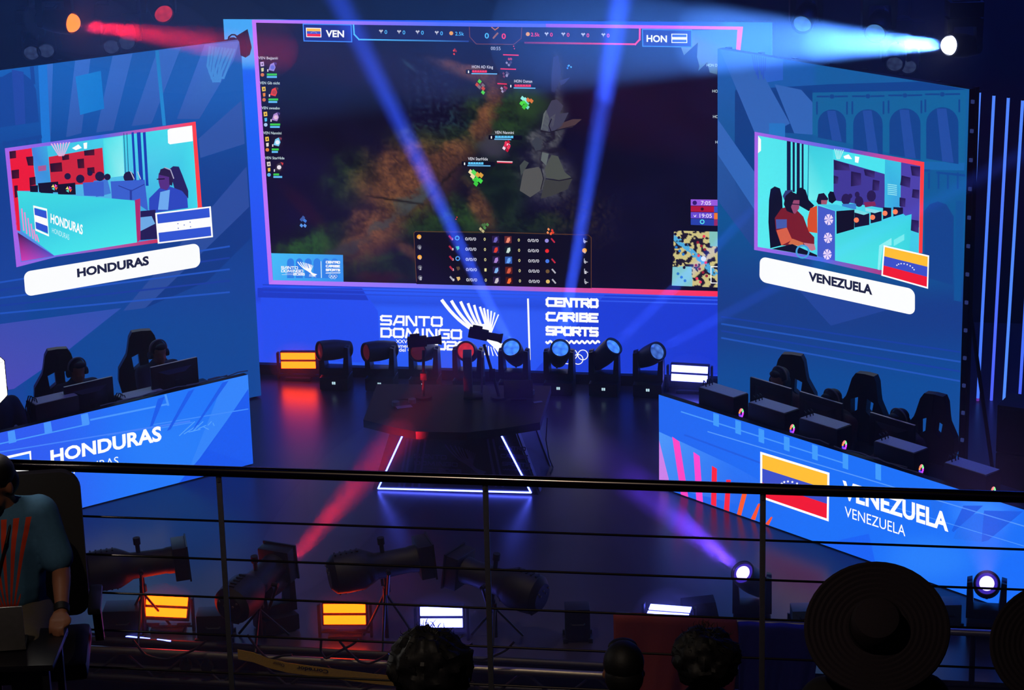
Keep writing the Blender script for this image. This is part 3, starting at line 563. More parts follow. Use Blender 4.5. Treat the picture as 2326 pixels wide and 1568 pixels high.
for i in range(7): A.poly(c2((400 + i * 24, 266 - i * 2), (412 + i * 24, 265 - i * 2), (470 + i * 6, 365), (464 + i * 6, 366)), (230, 180, 226), 4.4)
A.poly(c2((570, 302), (620, 272), (648, 300), (600, 318)), WHITE, 4.4); A.poly(c2((660, 262), (690, 256), (688, 306), (665, 308)), WHITE, 4.4)
A.poly(c2((300, 445), (365, 436), (366, 478), (304, 486)), (170, 90, 150), 4.4)
A.poly(c2((815, 230), (970, 205), (985, 520), (835, 540)), [CYN, (110, 236, 240), (150, 240, 244), CYN], 4)
for x, wd in ((1040, 26), (1082, 38), (1130, 30)): A.poly(c2((x, 178), (x + wd - 8, 174), (x + wd + 16, 600), (x + 24, 600)), (22, 60, 176), 4.2)
for x in (980, 1004): A.line(c2((x, 186), (x + 14, 520)), 1.6, (26, 90, 130), 4.3)
A.poly(c2((1326, 160), (1345, 148), (1520, 124), (1526, 246), (1345, 272), (1330, 262)), WHITE, 4.4)
# players in the video
A.poly(c2((1340, 470), (1370, 445), (1415, 448), (1445, 520), (1490, 640), (1490, 700), (1380, 620)), (36, 30, 92), 4.4)
A.poly(c2((1180, 700), (1262, 618), (1330, 600), (1440, 640), (1482, 690), (1488, 775), (1230, 812), (1180, 790)), [(44, 70, 190)] * 8, 4.6); A.poly(c2((1268, 650), (1345, 630), (1330, 790), (1250, 790)), (110, 170, 240), 4.8)
A.poly(c2((1252, 540), (1256, 500), (1300, 478), (1345, 500), (1350, 590), (1320, 635), (1268, 620), (1256, 575)), (84, 44, 130), 5); A.poly(c2((1258, 512), (1270, 470), (1310, 455), (1350, 474), (1372, 530), (1362, 600), (1340, 590), (1338, 530)), (40, 24, 70), 5.2)
A.line(c2((1244, 548), (1300, 545)), 2.2, (20, 10, 40), 5.4); A.line(c2((1305, 456), (1350, 474), (1374, 540)), 2.4, (170, 170, 200), 5.4)
for x, y, r in ((635, 545, 34), (790, 525, 38), (1020, 530, 44), (535, 525, 26), (850, 530, 26), (712, 500, 22)): A.poly([(p[0], p[1]) for p in c2(*[(x + r * math.cos(a * PI / 6), y + r * 1.0 * math.sin(a * PI / 6)) for a in range(12)])], (32, 22, 66), 4.5)
A.poly(c2((740, 560), (850, 548), (878, 660), (760, 690)), (66, 120, 214), 4.4); A.line(c2((1035, 490), (1060, 545)), 2.2, (190, 200, 220), 4.8); A.line(c2((1090, 490), (1112, 545)), 2.2, (190, 200, 220), 4.8)
for q in (c2((875, 565), (1145, 552), (1172, 800), (1050, 716), (885, 700)), c2((655, 575), (820, 566), (824, 684), (665, 678))): A.poly(q, (58, 96, 206), 4.7)
A.line(c2((940, 600), (1040, 640), (1140, 590)), 2, (40, 60, 160), 4.9); A.line(c2((1035, 640), (1036, 705)), 5, (40, 60, 160), 4.9)
for q, f in ((c2((235, 600), (300, 596), (300, 650), (240, 650)), 0), (c2((310, 590), (415, 578), (420, 660), (320, 656)), 0), (c2((300, 580), (460, 566), (470, 652), (310, 650)), 1), (c2((445, 590), (595, 575), (600, 670), (460, 668)), 1)):
    A.poly(q, (20, 14, 44), 4.6)
for x, y in ((432, 612), (545, 628)):
    for j, cc in enumerate(((255, 90, 60), (90, 220, 200), (250, 230, 120), (240, 80, 200))): A.poly([(p[0], p[1]) for p in c2((x, y), (x + 26 * math.cos(j * 1.6), y + 26 * math.sin(j * 1.6)), (x + 26 * math.cos(j * 1.6 + 1.1), y + 26 * math.sin(j * 1.6 + 1.1)))], cc, 4.9)
A.poly(c2((135, 640), (1065, 716), (1085, 1048), (430, 1152), (175, 960)), [(62, 220, 226), (60, 210, 230), (74, 232, 236), (70, 226, 236), (56, 200, 226)], 5)
A.poly(c2((1068, 714), (1110, 700), (1112, 1028), (1085, 1048)), (176, 40, 110), 5); A.poly(c2((140, 970), (430, 1155), (170, 1198)), [(60, 20, 70), (90, 80, 200), (210, 60, 180)], 5)
A.poly(c2((1112, 800), (1230, 790), (1245, 1020), (1112, 1030)), (34, 24, 84), 4.8); A.poly(c2((1110, 850), (1200, 840), (1228, 900), (1110, 960)), (110, 170, 230), 4.9)
flag(A, c2((262, 755), (372, 782), (388, 1002), (280, 955)), 'honduras', 5.5, .06); A.poly(c2((272, 772), (366, 796), (369, 850), (276, 826)), CYN, 6.2); A.poly(c2((282, 895), (378, 925), (382, 985), (288, 942)), CYN, 6.2)
A.text('HONDURAS', c2((400, 890))[0], c2((655, 985))[0], (21, 22), WHITE, 6, .03); A.text('HONDURAS', c2((412, 970))[0], c2((548, 1030))[0], (12, 13), (200, 245, 250), 6)
for i, (x, y0, y1) in enumerate(((172, 785, 950), (196, 815, 975), (222, 860, 995), (246, 905, 1015), (268, 950, 1030), (290, 990, 1040))): A.line(c2((x, y0), (x + 16, y1)), 3, (240, 140, 210), 5.6)
A.poly(c2((1562, 770), (1600, 765), (1601, 800), (1563, 802)), VR, 5)
flag(A, c2((1228, 816), (1668, 762), (1686, 1006), (1249, 1059)), 'honduras', 7, .03)
def pill(A, q, r, c, k):
    W = quad_warp(*q); wd = abs(q[1][0] - q[0][0]); ht = abs(q[3][1] - q[0][1]); ru, rv = r / wd, r / ht; P = []
    for cu, cv, a0 in ((1 - ru, rv, -90), (1 - ru, 1 - rv, 0), (ru, 1 - rv, 90), (ru, rv, 180)):
        P += [W(cu + ru * math.cos(math.radians(a0 + t * 15)), cv + rv * math.sin(math.radians(a0 + t * 15))) for t in range(7)]
    A.poly(P, c, k)
pill(A, c2((186, 1282), (1575, 1052), (1588, 1240), (202, 1478)), 15, (253, 254, 255), 5)
A.text('HONDURAS', c2((612, 1322))[0], c2((1180, 1222))[0], (18.6, 19.6), (30, 34, 66), 6, .045, lean=.06)
A.build('screen', left)

right, A = led_wall('led_wall', 'right LED wing behind the Venezuela desk with the VENEZUELA pill and video window', 'LED screen', RO, RT, RN, 0.0, 3.262, 0.02, HW)
Q = [uv(RO, RT, 0, HW), uv(RO, RT, 3.262, HW), uv(RO, RT, 3.262, 0.02), uv(RO, RT, 0, 0.02)]
def right_bg(x, y):
    c = lerp((28, 94, 178), (16, 82, 146), sstep(100, 420, y)); c = lerp(c, (24, 60, 136), sstep(480, 700, y)); c = lerp(c, (16, 74, 150), sstep(720, 880, y))
    if x > 1850: c = lerp(c, (16, 94, 154), .6 * (1 - sstep(600, 700, y)))
    return c
A.poly(Q, (20, 60, 150), 0, True); A.grid(0, 0, 0, 0, 40, 46, right_bg, 1, quad_warp(*Q))
RL, RD2 = (50, 102, 184), (12, 62, 134)
A.poly(d3((220, 640), (900, 600), (1560, 580), (1870, 640), (1870, 640), (780, 680), (220, 700)), (14, 66, 142), 1.2)
A.poly(d3((218, 650), (770, 640), (770, 960), (360, 930), (360, 1300), (215, 1250)), RD2, 1.4)
for pts in (d3((110, 350), (330, 372), (610, 880), (460, 960), (360, 950)), d3((500, 600), (690, 640), (780, 740), (770, 960), (640, 950)), d3((95, 850), (360, 1230), (360, 1500), (95, 1100))): A.poly(pts, RL, 1.8)
A.poly(d3((150, 360), (560, 400), (560, 570), (230, 620)), [(60, 110, 214), (50, 104, 210), (40, 96, 200), (46, 104, 204)], 1.6)
A.poly(d3((215, 1250), (360, 1300), (360, 1568), (250, 1500)), (18, 72, 144), 1.7); A.poly(d3((460, 878), (575, 880), (575, 980), (460, 960)), (36, 116, 196), 1.9)
A.poly(d4((95, 160), (365, 360), (365, 920), (700, 980), (200, 700), (95, 560)), [(38, 86, 158), (38, 80, 152), (34, 66, 140), (32, 64, 140), (34, 66, 144), (38, 80, 154)], 1.7)
A.poly(d4((470, 1160), (1440, 1330), (1440, 1330), (920, 1474), (700, 1230)), (34, 68, 152), 1.7)
# colonnade
CA, CD = (18, 98, 156), (18, 66, 140)
A.poly(d3((770, 660), (1870, 640), (1855, 1160), (1565, 1150), (770, 960)), CA, 2)
for x0, x1, yt, yb in ((808, 1010, 780, 1000), (1060, 1270, 778, 1090), (1318, 1540, 772, 1120), (1580, 1810, 764, 1150)):
    mx, r = (x0 + x1) / 2, (x1 - x0) / 2
    A.poly(d3((x0, yb - 20), (x0, yt + r), *[(mx - r * math.cos(a * PI / 14), yt + r - r * math.sin(a * PI / 14)) for a in range(15)], (x1, yt + r), (x1, yb + 20)), CD, 2.4)
    A.poly(d3((mx - r * .35, yt + 10), (mx + r * .25, yt + 10), (mx + r * .7, yb + 10), (mx, yb)), (34, 76, 160), 2.6)
    for x in (x0 - 6, x1 + 6): A.line(d3((x, yt - 50), (x, yt + 30)), 4, CD, 2.6)
    A.line(d3((x0 - 2, yt - 92), (mx - 26, yt - 92)), 4, CD, 2.6); A.line(d3((mx + 26, yt - 92), (x1 + 6, yt - 94)), 4, CD, 2.6); A.disc(d3((mx, yt - 92))[0], 5.5, CD, 2.6, 10)
A.poly(d3((1565, 1150), (1855, 1160), (1850, 1215), (1566, 1210)), (24, 100, 172), 2.2)
A.line(d3((1570, 1215), (1600, 1215)), 5, (18, 70, 148), 2.4); A.line(d3((1660, 1230), (1850, 1250)), 5, (18, 70, 148), 2.4)
for x in (1600, 1668, 1735, 1805): A.line(d3((x, 1235), (x, 1340)), 4, (18, 70, 148), 2.4)
A.poly(d4((1600, 640), (1640, 590), (1700, 570), (1760, 590), (1815, 680), (1810, 1180), (1600, 1120)), (22, 66, 140), 2.2); A.poly(d4((1830, 560), (1890, 570), (1870, 1300), (1815, 1290)), (18, 82, 152), 2.2)
for i in range(7): A.line(d3((340 + i * 16, 390 + i * 4), (360 + i * 12, 500 + (i % 3) * 30)), 3, (40, 84, 196), 2)
for i in range(4): A.line([(1640, 720 + i * 16), (2180, 800 + i * 22)], 4, (34, 84, 184) if i % 2 else (24, 62, 160), 1.9)
# video window
o0, o1, o2, o3 = d4((365, 62), (1600, 283), (1586, 945), (362, 922)); i0, i1, i2, i3 = d4((390, 90), (1572, 312), (1560, 945), (388, 900))
m0, m1 = d4((1060, 186), (1060, 214)); n0, n1 = d4((840, 1005), (840, 975))
A.poly([o0, m0, m1, i0], [VP, VB, VB, VP], 4); A.poly([m0, o1, i1, m1], [(90, 80, 200), VR, VR, (90, 80, 200)], 4); A.poly([o0, i0, i3, o3], VP, 4); A.poly([o1, o2, i2, i1], VR, 4)
A.poly([o3, i3, n1, n0], [VP, VP, (76, 108, 226), (76, 108, 226)], 4); A.poly([n0, n1] + d4((1300, 1072), (1300, 1108)), [(76, 108, 226), (76, 108, 226), (170, 60, 130), (170, 60, 130)], 4)
A.poly(d4((390, 90), (1572, 312), (1560, 1000), (1300, 1072), (388, 900)), [(84, 234, 240), (70, 214, 236), (64, 200, 230), (60, 190, 230), (90, 236, 240)], 3)
for x0, x1 in ((600, 628), (642, 658), (672, 694), (708, 722)): A.poly(d4((x0, 128), (x1, 132), (x1, 500), (x0, 500)), (16, 24, 66), 3.8)
A.line(d4((758, 150), (752, 560)), 1.6, (30, 110, 150), 3.8); A.poly(d4((760, 160), (935, 190), (935, 560), (760, 560)), [(60, 206, 224), (64, 210, 228), (80, 232, 236), (120, 240, 240)], 3.6)
A.poly(d4((936, 184), (1315, 250), (1312, 370), (940, 262)), (74, 226, 238), 3.9); A.poly(d4((940, 264), (1312, 370), (1312, 480), (1310, 620), (940, 560)), (64, 56, 150), 3.7)
A.poly(d4((1315, 250), (1432, 275), (1420, 640), (1310, 620)), [(56, 190, 226), (60, 196, 228), (60, 160, 226), (60, 180, 228)], 3.8); A.poly(d4((1432, 275), (1572, 312), (1562, 760), (1425, 640)), (76, 66, 170), 3.7)
for q in (d4((942, 268), (1050, 300), (1060, 345), (946, 340)), d4((940, 380), (975, 390), (972, 440), (940, 440)), d4((1068, 350), (1140, 365), (1140, 450), (1066, 460)), d4((1160, 336), (1240, 350), (1238, 400), (1170, 380)), d4((1226, 410), (1275, 420), (1270, 490), (1222, 490)), d4((1436, 380), (1500, 396), (1496, 470), (1424, 450)), d4((1500, 310), (1570, 318), (1568, 390), (1510, 380)), d4((1516, 480), (1564, 486), (1562, 550), (1510, 540)), d4((1420, 540), (1464, 548), (1462, 610), (1420, 606)), d4((1500, 700), (1560, 710), (1560, 800), (1500, 780))): A.poly(q, [(30, 18, 66), (40, 24, 84), (66, 50, 130), (30, 20, 70)], 4.2)
for i in range(5): A.poly(d4((944 + i * 16, 186 + i * 2), (952 + i * 16, 187 + i * 2), (966 + i * 5, 262), (962 + i * 5, 262)), (180, 240, 240), 4.2)
A.poly(d4((1012, 240), (1050, 226), (1075, 262), (1020, 258)), WHITE, 4.2); A.poly(d4((1095, 240), (1128, 246), (1120, 290), (1096, 284)), WHITE, 4.2); A.poly(d4((392, 92), (412, 120), (412, 200), (390, 218)), WHITE, 4.2)
for y in range(445, 520, 14): A.line(d4((1336, y), (1398, y + 8)), 2, (150, 230, 240), 4.2)
DKC = (14, 12, 40)
for q in (d4((470, 560), (482, 480), (512, 460), (550, 475), (566, 540), (570, 640), (520, 700), (560, 890), (480, 910), (466, 720)), d4((668, 520), (676, 478), (704, 468), (736, 486), (760, 560), (800, 600), (760, 640), (690, 600)), d4((900, 520), (915, 496), (940, 500), (960, 560), (930, 585), (905, 570))): A.poly(q, DKC, 4.4)
A.poly(d4((570, 530), (590, 490), (640, 486), (640, 560), (590, 580)), (50, 60, 120), 4.3)
A.poly(d4((512, 690), (560, 620), (640, 600), (720, 680), (760, 790), (800, 830), (800, 900), (700, 890), (560, 890), (520, 780)), (120, 26, 40), 4.6); A.poly(d4((520, 700), (600, 700), (600, 760), (524, 770)), (70, 90, 170), 4.7)
A.poly(d4((524, 780), (600, 760), (640, 850), (560, 890)), (214, 96, 70), 4.7); A.poly(d4((640, 840), (720, 870), (716, 900), (610, 880)), (210, 110, 70), 4.7); A.poly(d4((720, 870), (800, 880), (810, 920), (780, 930), (740, 900)), (196, 120, 140), 4.8)
A.poly(d4((610, 560), (650, 540), (692, 560), (690, 620), (660, 660), (620, 640)), (150, 70, 110), 5); A.poly(d4((578, 590), (590, 530), (630, 496), (680, 520), (694, 560), (650, 560), (630, 610), (650, 660), (600, 640)), (22, 14, 40), 5.2); A.line(d4((640, 588), (692, 592)), 2, DKC, 5.3)
A.poly(d4((750, 700), (770, 620), (820, 600), (822, 800), (750, 790)), (214, 76, 40), 4.5); A.poly(d4((815, 570), (830, 515), (870, 508), (902, 550), (880, 595), (830, 592)), (26, 16, 50), 4.6); A.poly(d4((850, 560), (896, 560), (890, 590), (850, 592)), (160, 84, 110), 4.7)
for x, y, r in ((1030, 555, 42), (1125, 570, 40), (1215, 530, 42), (1112, 520, 22), (1062, 530, 18)): A.poly(d4(*[(x + r * .8 * math.cos(a * PI / 6), y + r * math.sin(a * PI / 6)) for a in range(12)]), (40, 26, 80), 4.4)
A.poly(d4((1160, 575), (1240, 570), (1250, 600), (1170, 612)), (130, 40, 90), 4.5); A.poly(d4((1000, 588), (1104, 586), (1104, 630), (1005, 612)), (60, 130, 210), 4.5)
A.poly(d4((830, 590), (960, 592), (1092, 628), (960, 640)), (70, 200, 230), 5); A.poly(d4((826, 600), (952, 640), (950, 1000), (822, 970)), (70, 90, 200), 5); A.poly(d4((960, 640), (1092, 630), (1090, 770), (962, 806)), (16, 10, 36), 5)
for cx, cy, r in ((905, 702, 42), (900, 835, 40), (895, 955, 40)):
    for j in range(6): A.poly(d4((cx, cy), (cx + r * .8 * math.cos(j * PI / 3), cy + r * math.sin(j * PI / 3)), (cx + r * .8 * math.cos(j * PI / 3 + .8), cy + r * math.sin(j * PI / 3 + .8))), (236, 214, 250), 5.4)
for x0, x1, y0, y1 in ((1092, 1200, 650, 760), (1210, 1290, 640, 730), (1300, 1360, 612, 700), (1375, 1445, 610, 680)):
    A.poly(d4((x0, y0), (x1, y0 + 4), (x1, y1 - 20), (x0, y1)), (22, 16, 50), 4.9); A.disc(d4((x0 + 14, (y0 + y1) / 2))[0], 6, (255, 130, 90), 5.2, 10)
A.poly(d4((1095, 625), (1200, 655), (1160, 668), (1092, 650)), (120, 220, 230), 5); A.poly(d4((1170, 615), (1290, 640), (1240, 655), (1172, 640)), (140, 220, 236), 5)
A.poly(d4((950, 810), (1508, 662), (1494, 940), (1300, 960), (1300, 1072), (952, 1000)), [(70, 216, 226), (60, 210, 224), (60, 214, 224), (70, 226, 230), (70, 226, 230), (80, 224, 230)], 5.3)
A.poly(d4((1272, 890), (1362, 835), (1362, 890), (1300, 895), (1275, 1070), (1260, 1065)), (140, 240, 244), 5.6); A.poly(d4((1378, 850), (1455, 806), (1455, 850), (1378, 895)), (120, 236, 240), 5.6)
A.poly(d4((490, 915), (640, 880), (820, 960), (820, 972)), (12, 12, 40), 4.9); A.ring(d4((715, 935))[0], 14, 4, (70, 160, 220), 5)
flag(A, d4((1304, 888), (1636, 963), (1628, 1206), (1288, 1110)), 'venezuela', 7, .03)
pill(A, d4((404, 968), (1532, 1210), (1532, 1400), (400, 1152)), 15, (253, 254, 255), 5)
A.text('VENEZUELA', d4((758, 1142))[0], d4((1222, 1247))[0], (19.5, 21.5), (30, 34, 66), 6, .045)
A.build('screen', right)
MARK = glow('edge_marker_glow', (.02, .03, .13), 1.0, False)
for i in range(14):
    z = HW - .12 - i * .285; b = MB(); b.box((1.66, .02, z), (.03, .02, .035)); b.build('edge_marker', MARK, right, 0)

# ================================================================ desk fronts: low LED walls the players sit behind
dl, A = led_wall('desk_led_front', 'blue LED desk front lettered HONDURAS on the left of the stage', 'LED screen', DLO, DLT, DLN, -3.3, 0.0, 0.01, 1.0, 0.08, False)
Q = [uv(DLO, DLT, -3.3, 1), uv(DLO, DLT, 0, 1), uv(DLO, DLT, 0, 0.01), uv(DLO, DLT, -3.3, 0.01)]
def dl_bg(x, y):
    c = lerp((48, 92, 240), (34, 118, 248), sstep(60, 330, x)); return lerp(c, (44, 130, 250), .6 * blob(x, y, 400, 1020, 130, 70))
A.poly(Q, (34, 110, 245), 0, True); A.grid(0, 0, 0, 0, 40, 14, dl_bg, 1, quad_warp(*Q))
A.poly(c3((1965, 655), (2006, 1240), (1700, 1320), (1410, 1390), (1580, 1190)), (26, 88, 236), 1.5); A.poly([(510, 862), (563, 852), (569, 888), (420, 1090)], (52, 132, 250), 1.4); A.poly(c3((1965, 640), (2006, 1240), (1640, 1120)), (28, 92, 238), 1.6)
def dline(a, b, wd, c): A.line(c3(a, b), wd, c, 2)
LB = (74, 150, 252)
for x, y, h in ((60, 980, 80), (345, 905, 80), (640, 845, 70)): A.poly(c3((x, y), (x + 55, y - 14), (x + 70, y + h), (x + 72 - 62, y + h + 14)), LB, 2.2)
dline((0, 1075), (700, 920), 3, LB); dline((0, 1140), (1500, 895), 3, (70, 130, 250)); dline((720, 885), (1330, 760), 4, LB); dline((1310, 690), (1330, 765), 5, LB); dline((1200, 925), (1960, 800), 2.5, (66, 140, 252)); dline((1270, 950), (1520, 905), 2.5, (66, 140, 252)); dline((850, 1010), (1500, 900), 1.8, (58, 126, 250))
for pts in (c3((1250, 720), (1305, 700), (1210, 930), (1185, 940)), c3((1490, 660), (1540, 640), (1350, 960), (1320, 975)), c3((1760, 590), (1810, 575), (1560, 930), (1520, 970))): A.poly(pts, (28, 92, 234), 2.4)
for i in range(8): A.line(c3((1420 + i * 38, 1010 - i * 14), (1540 + i * 22, 900 + (i % 3) * 30)), 2, (84, 160, 252), 2.2)
flag(A, c3((-300, 1250), (245, 1130), (262, 1440), (-280, 1570)), 'honduras', 5, .05); A.poly(c3((-280, 1268), (232, 1152), (240, 1240), (-275, 1350)), (40, 110, 246), 7)
A.text('HONDURAS', c3((402, 1225))[0], c3((1280, 1045))[0], (28.5, 33), WHITE, 6, .035, lean=.05); A.text('HONDURAS', c3((440, 1340))[0], c3((940, 1240))[0], (18.5, 20), (240, 250, 255), 6, lean=.05)
A.build('screen', dl)
dr, A = led_wall('desk_led_front', 'blue LED desk front lettered VENEZUELA on the right of the stage', 'LED screen', DRO, DRT, DRN, 0.0, 5.2, 0.01, 1.0, 0.08, False)
Q = [uv(DRO, DRT, 0, 1), uv(DRO, DRT, 5.2, 1), uv(DRO, DRT, 5.2, 0.01), uv(DRO, DRT, 0, 0.01)]
def dr_bg(x, y):
    c = lerp((36, 104, 240), (30, 112, 246), sstep(1500, 1900, x)); c = lerp(c, (44, 130, 250), .8 * blob(x, y, 2110, 1270, 100, 50)); return lerp(c, (60, 150, 252), .7 * blob(x, y, 2230, 1170, 60, 40))
A.poly(Q, (34, 110, 245), 0, True); A.grid(0, 0, 0, 0, 40, 14, dr_bg, 1, quad_warp(*Q))
A.poly(d5((125, 640), (560, 840), (780, 960), (600, 1080), (125, 960)), [(78, 150, 250), (44, 116, 244), (40, 110, 242), (40, 108, 242), (70, 140, 248)], 1.4)
for x, y, h in ((452, 525, 75), (585, 568, 80), (725, 618, 82), (878, 665, 84), (1048, 715, 88), (1232, 768, 90), (1430, 830, 95)): A.poly(d5((x, y), (x + 34, y + 12), (x + 34, y + h + 12), (x, y + h)), (66, 154, 250), 2.2)
for a, b, wd, c in (((260, 520), (1240, 830), 3, LB), ((420, 640), (2326, 1210), 2.5, (84, 150, 250)), ((280, 660), (740, 830), 4, (34, 92, 226)), ((900, 660), (1960, 990), 2, (60, 140, 250)), ((760, 860), (2326, 1330), 1.6, (80, 150, 252))): A.line(d5(a, b), wd, c, 2)
for x0, y0, x1, y1, x2, y2, x3, y3, c in ((125, 690, 183, 925, 183, 985, 125, 960, (206, 130, 234)), (204, 670, 248, 700, 302, 1040, 258, 1028, (255, 72, 196)), (332, 762, 370, 788, 390, 1070, 350, 1056, (255, 72, 208)), (444, 846, 474, 864, 470, 1092, 438, 1080, (255, 36, 62)), (530, 930, 558, 930, 548, 1122, 516, 1110, (255, 40, 60)), (628, 1005, 656, 1010, 620, 1146, 594, 1140, (255, 92, 40)), (722, 1076, 734, 1082, 704, 1174, 678, 1166, (255, 84, 40)), (800, 1154, 808, 1160, 786, 1205, 766, 1196, (255, 84, 40))):
    A.poly(d5((x0, y0), (x1, y1), (x2, y2), (x3, y3)), c, 3)
    A.disc(d5(((x0 + x1) / 2, (y0 + y1) / 2))[0], abs(x1 - x0) / 5.6, c, 3.1, 10) if x0 > 600 else None
flag(A, d5((735, 760), (1153, 888), (1148, 1182), (735, 1040)), 'venezuela', 5, .03)
A.text('VENEZUELA', d5((1232, 1040))[0], d5((1870, 1240))[0], (41, 41), WHITE, 6, .035); A.text('VENEZUELA', d6((1245, 195))[0], d6((1610, 316))[0], (24.5, 25.5), WHITE, 6)
for pts in (d6((1760, 95), (1860, 98), (1790, 190), (1780, 200)), d6((1950, 190), (2300, 150), (2070, 350), (1900, 330))): A.poly(pts, (34, 110, 238), 1.8)
for pts in (d6((2085, 160), (2320, 165), (2110, 340), (2070, 350)), d6((1960, 130), (2080, 130), (1900, 290), (1890, 280))): A.poly(pts, (28, 92, 226), 2)
A.poly(d6((1110, 360), (1390, 300), (1430, 480), (1420, 490)), (28, 98, 242), 1.6); A.poly(d6((2165, 480), (2326, 390), (2326, 800), (2140, 700)), (28, 110, 248), 1.8)
A.build('screen', dr)
# ================================================================ stage lights
GLASS_RED = glow('dim_red_lens', (0.055, 0.004, 0.008), 1.0, False)
def spot(parent, loc, d, col, power, ang, blend=0.35, r=0.06):
    L = bpy.data.lights.new('beam', 'SPOT'); L.energy = power; L.color = col; L.spot_size = math.radians(ang); L.spot_blend = blend; L.shadow_soft_size = r
    o = bpy.data.objects.new('beam', L); COL.objects.link(o); o.parent = parent; o.location = loc
    o.rotation_euler = Vector(d).to_track_quat('-Z', 'Y').to_euler(); return o
def lens_mat(name, rgb, rim):
    """a lens: bright in the middle, with facets"""
    m = bpy.data.materials.new(name); m.use_nodes = True; nt = m.node_tree; b = nt.nodes['Principled BSDF']; L = nt.links.new
    tc = nt.nodes.new('ShaderNodeTexCoord'); vo = nt.nodes.new('ShaderNodeTexVoronoi'); vo.inputs['Scale'].default_value = 16; L(tc.outputs['Object'], vo.inputs['Vector'])
    mx = nt.nodes.new('ShaderNodeMix'); mx.data_type = 'RGBA'; mx.inputs[6].default_value = rgb + (1,); mx.inputs[7].default_value = rim + (1,); L(vo.outputs['Distance'], mx.inputs[0])
    L(mx.outputs[2], b.inputs['Emission Color']); b.inputs['Emission Strength'].default_value = 1; b.inputs['Base Color'].default_value = (.02, .02, .03, 1); b.inputs['Roughness'].default_value = .08
    m.cycles.emission_sampling = 'NONE'; return m
BLUE_LENS = lens_mat('blue_lens', (0.10, 0.44, 1.5), (0.02, 0.10, 0.75)); DEEP_LENS = lens_mat('deep_blue_lens', (0.10, 0.28, 0.95), (0.01, 0.03, 0.25))
RIM_LENS = glow('violet_lens_rim', (.045, .02, .42), 1.0); WHITE_LENS = glow('white_violet_lens', (1.6, 1.3, 3.0), 1.0); RED_HOT = glow('hot_red_lens', (2.6, 0.42, 0.03), 1.0); WHITE_HOT = glow('hot_white_lens', (2.6, 2.8, 4.0), 1.0)
FAINT = lens_mat('unlit_lens_glow', (0.03, 0.05, 0.11), (0.008, 0.008, 0.03)); PALE = lens_mat('pale_lit_lens', (0.10, 0.30, 0.55), (0.05, 0.16, 0.6)); REDDIM = lens_mat('red_lit_lens', (0.75, 0.03, 0.035), (0.35, 0.01, 0.02))  # unlit lenses get a faint glow of their own to show as discs
DISP = glow('display_glow', (0.5, 0.75, 0.85), 1.0, False); CLOTHB = mat('grey_housing', (40, 40, 46), 0.5)
def moving_head(label, foot, d, lens, beam=None, hang=False, rz=0.0, group=None, display=True, s=1.0, core=None, dome=None):
    t = thing('moving_head_light', label, 'stage light', foot, rz, group); d = Vector(d).normalized()
    if hang: t.rotation_euler = (PI, 0, rz)
    inv = t.matrix_basis.to_3x3().inverted()
    b = MB(); b.box((0, 0, .085), (.33, .30, .15), bev=.015); b.box((0, 0, .005), (.26, .24, .012)); b.box((-.12, 0, .17), (.04, .1, .02)); b.box((.12, 0, .17), (.04, .1, .02)); base = b.build('base', STEEL, t)
    if display:
        p = MB(); p.box((-.006, -.153, .10), (.016, .006, .03)); p.box((.016, -.153, .10), (.018, .006, .03)); p.build('display', DISP, base, 0)
    y = MB(); y.box((0, 0, .215), (.30, .18, .09), bev=.015)
    for q in (-1, 1):
        y.hull8([(q * .10, -.095, .18), (q * .172, -.095, .18), (q * .172, .095, .18), (q * .10, .095, .18)], [(q * .126, -.075, .51), (q * .170, -.07, .50), (q * .170, .07, .50), (q * .126, .075, .51)])
        y.cyl((q * .13, 0, .455), (q * .17, 0, .455), .062, seg=18)
    y.build('yoke', STEEL, t)
    h = MB(); h.lathe([(.05, -.20), (.088, -.19), (.10, -.12), (.112, -.05), (.118, .02), (.118, .15), (.112, .20), (.098, .205), (.092, .175), (.0, .17)], 28)
    for k in range(4): h.box((0, 0, -.17 + k * .035), (.02, .21, .012))
    hd = h.build('head', CLOTHB, t, loc=(0, 0, .455)); ld = inv @ d
    hd.rotation_mode = 'QUATERNION'; hd.rotation_quaternion = Vector((0, 0, 1)).rotation_difference(ld)
    l = MB(); l.lathe([(.001, .196), (.05, .192), (.091, .178), (.091, .174), (.001, .174)], 28); l.build('lens', lens, hd, 0.9)
    if dome: l = MB(); l.ball((0, 0, .20), (.088, .088, .075), seg=24); l.build('lens_glow', dome, hd)  # added glowing dome imitates round lens flare when seen from the side
    if core:
        l = MB(); l.cyl((0, 0, .19), (0, 0, .199), .064, .058, seg=28); l.build('lens_glow', core, hd)
    if beam: spot(hd, (0, 0, .30 if dome else .235), (0, 0, 1), *beam)
    return t
STRIP = {}
